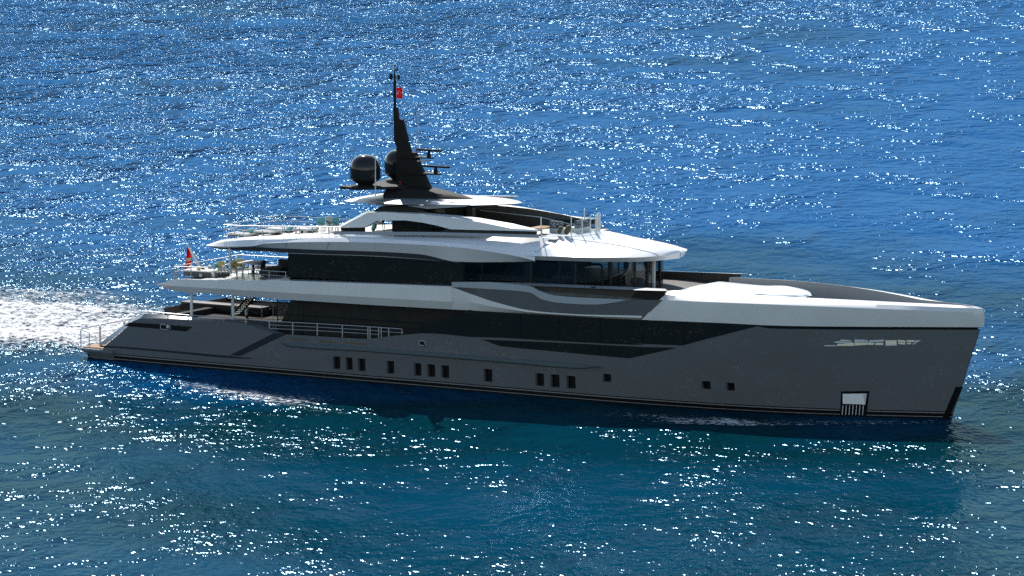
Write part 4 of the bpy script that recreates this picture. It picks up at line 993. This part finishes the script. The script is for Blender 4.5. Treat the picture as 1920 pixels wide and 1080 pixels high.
pillow(470, 432, -1.2, 'cyan', 'flat cyan cushion on the far aft corner sunbed', .5, 70, G_); pillow(543, 429, -.8, 'cyan', 'cyan cushion on the far sunbed beside the double rail post', .5, 60, G_)
pillow(567, 433, -1.4, 'tweed', 'grey patterned cushion at the head of the sunbed aft of the chairs', .3, 30, G_)
chair(607, -2.0, zs, 160, 'cyan backed chair on the sun deck by the near rail', 'cyan', 'chairs on the aft sun deck')
chair(622, -1.4, zs, 160, 'pale patterned chair between the cyan chair and the white arch', 'cream', 'chairs on the aft sun deck')
chair(634, -2.2, zs, 160, 'cyan backed chair half behind the foot of the white arch', 'cyan', 'chairs on the aft sun deck')
chair(712, -.3, zs, 20, 'dark backed chair seen through the opening of the arch', 'char', 'chairs on the aft sun deck')
pillow(701, 426, -1.0, 'cyan', 'cyan cushion seen through the opening of the arch', .5, 20, G_)
# forward sun deck sofas
def fsofa(x0_, x1_, y0_, y1_, label, back):
    ZS = zs(x0_); E = empty('forward_sofa', ((x0_ + x1_) / 2, (y0_ + y1_) / 2, ZS)); tag(E, label, 'sofa', 'sofas behind the wind screen')
    b = MB(); b.rbox((x0_, y0_, ZS + .02), (x1_, y1_, ZS + .36), .06, 'cream'); b.build('sofa_base', E)
    b = MB()
    if back == 'y': b.rbox((x0_, y0_, ZS + .3), (x1_, y0_ + .22, ZS + .8), .07, 'tweed')
    else: b.rbox((x1_ - .22, y0_, ZS + .3), (x1_, y1_, ZS + .8), .07, 'tweed')
    b.build('backrest', E)
q1 = atz(1025, 438, 9.35)
fsofa(q1.x, q1.x + .9, q1.y + .3, q1.y + 1.1, 'single grey tweed seat between the first two screen posts', 'y')
q1 = atz(1078, 438, 9.35); fsofa(q1.x - .7, q1.x + .1, q1.y + .1, q1.y + 1.7, 'long grey tweed sofa curving behind the front screen posts', 'x')
pillow(1050, 431, -2.0, 'olive', 'olive cushion beside the single grey seat', .5, 25, 'olive cushions on the forward sun deck')
pillow(1064, 431, -1.8, 'olive', 'large olive cushion leaning on the long sofa', .62, 25, 'olive cushions on the forward sun deck')
x = q1.x - 1.6; ZS = zs(x); E = empty('coffee_table', (x, -.6, ZS)); tag(E, 'low teak coffee table on the forward sun deck', 'table')
b = MB(); b.rbox((x - .8, -1.6, ZS + .34), (x + .1, -.2, ZS + .4), .02, 'teak'); b.build('tabletop', E)
for a in (-.7, 0):
    for c in (-1.5, -.3): b = MB(); b.tube([Vector((x + a, c, ZS + .34)), Vector((x + a, c, ZS))], .03, 'steel', 6); b.build('leg', E)

# ================================================================== WAKE
def foam_mat(name, scale, lo, hi, edge=True):
    m = bpy.data.materials.new(name); m.use_nodes = True; n = m.node_tree.nodes; l = m.node_tree.links
    b = n['Principled BSDF']; b.inputs['Base Color'].default_value = (.84, .85, .87, 1); b.inputs['Roughness'].default_value = .6
    tr_ = n.new('ShaderNodeBsdfTransparent'); mx = n.new('ShaderNodeMixShader'); g = n.new('ShaderNodeNewGeometry'); uv = n.new('ShaderNodeVertexColor'); uv.layer_name = 'cover'
    a = n.new('ShaderNodeTexNoise'); a.inputs['Scale'].default_value = scale; a.inputs['Detail'].default_value = 5; a.inputs['Roughness'].default_value = .65
    l.new(g.outputs['Position'], a.inputs[0]); ad = n.new('ShaderNodeMath'); ad.operation = 'ADD'; l.new(a.outputs[0], ad.inputs[0]); l.new(uv.outputs[0], ad.inputs[1])
    r = n.new('ShaderNodeMapRange'); r.inputs[1].default_value = lo; r.inputs[2].default_value = hi; l.new(ad.outputs[0], r.inputs[0])
    bp = n.new('ShaderNodeBump'); bp.inputs['Distance'].default_value = .3; l.new(a.outputs[0], bp.inputs['Height']); l.new(bp.outputs[0], b.inputs['Normal'])
    l.new(r.outputs[0], mx.inputs[0]); l.new(tr_.outputs[0], mx.inputs[1]); l.new(b.outputs[0], mx.inputs[2]); l.new(mx.outputs[0], n['Material Output'].inputs[0])
    return m
M['foam'] = foam_mat('wake_foam', 2.8, .9, 1.14)  # real foam, and also the painted sun glints of quarter_glints
from mathutils import noise as mnoise
def foam_glint_sheet(name, near, farr, nu, nv, label, prof, z=.02, rise=0):
    """churned sheet on the water between two pixel polylines; vertex value 'cover' says how closed the foam is, or the painted glint at the quarter"""
    G = []; Cv = []; A = resample(near, nu, False); B = resample(farr, nu, False)
    for i in range(nv + 1):
        v = i / nv; row = []
        for j in range(nu + 1):
            u = j / nu; p0 = atz(*A[j], z); p1 = atz(*B[j], z); q = p0.lerp(p1, v); q.z = z
            c = prof(u, v)
            c += .16 * mnoise.noise(Vector((q.x * .09, q.y * .22, 0))) + .09 * mnoise.noise(Vector((q.x * .35, q.y * .7, 3)))
            if rise: q.z = z + max(0, c - .35) * rise * (.6 + .8 * mnoise.fractal(Vector((q.x * .9, q.y * 1.3, 1)), 1, 2, 3))
            row.append(q); Cv.append(c)
        G.append(row)
    mb = MB(); mb.grid(G, 'foam'); me = bpy.data.meshes.new(name); me.from_pydata([tuple(v) for v in mb.v], [], mb.f); me.materials.append(M['foam']); me.shade_smooth()
    ca = me.color_attributes.new('cover', 'FLOAT_COLOR', 'POINT')
    ca.data.foreach_set('color', [x for c in Cv for x in (c, c, c, 1)])
    o = bpy.data.objects.new(name, me); COL.objects.link(o); tag(o, label, 'foam', kind='stuff'); return o
def wprof(u, v):
    e = min(1, v / .16, (1 - v) / .6) ; return .29 + .29 * e * (1 - max(0, (u - .75) / .25) * .3)
foam_glint_sheet('wake_foam', [(-60, 665), (60, 663), (160, 672), (330, 640)], [(-60, 515), (100, 524), (250, 552), (330, 573)], 260, 90, 'broad white churned wake behind the stern', wprof, rise=1.1)

foam_glint_sheet('bow_foam', [(1090, 780), (1250, 794), (1400, 799), (1560, 797), (1700, 795), (1790, 792)], [(1090, 767), (1250, 774), (1400, 780), (1560, 784), (1700, 785), (1790, 783)], 160, 14, 'thin broken foam along the waterline below the bow', lambda u, v: .27 + .2 * math.sin(math.pi * u) * math.sin(math.pi * (.25 + v * .75)), rise=.5)
foam_glint_sheet('quarter_glints', [(200, 700), (420, 752), (560, 772), (720, 780)], [(200, 680), (420, 716), (560, 738), (720, 757)], 160, 30, 'patchy white sheet painted as sun glints off the near quarter of the stern', lambda u, v: .21 + .22 * math.sin(math.pi * u) * math.sin(math.pi * v), rise=.4)  # pale sheet added in place of sun glints on the water
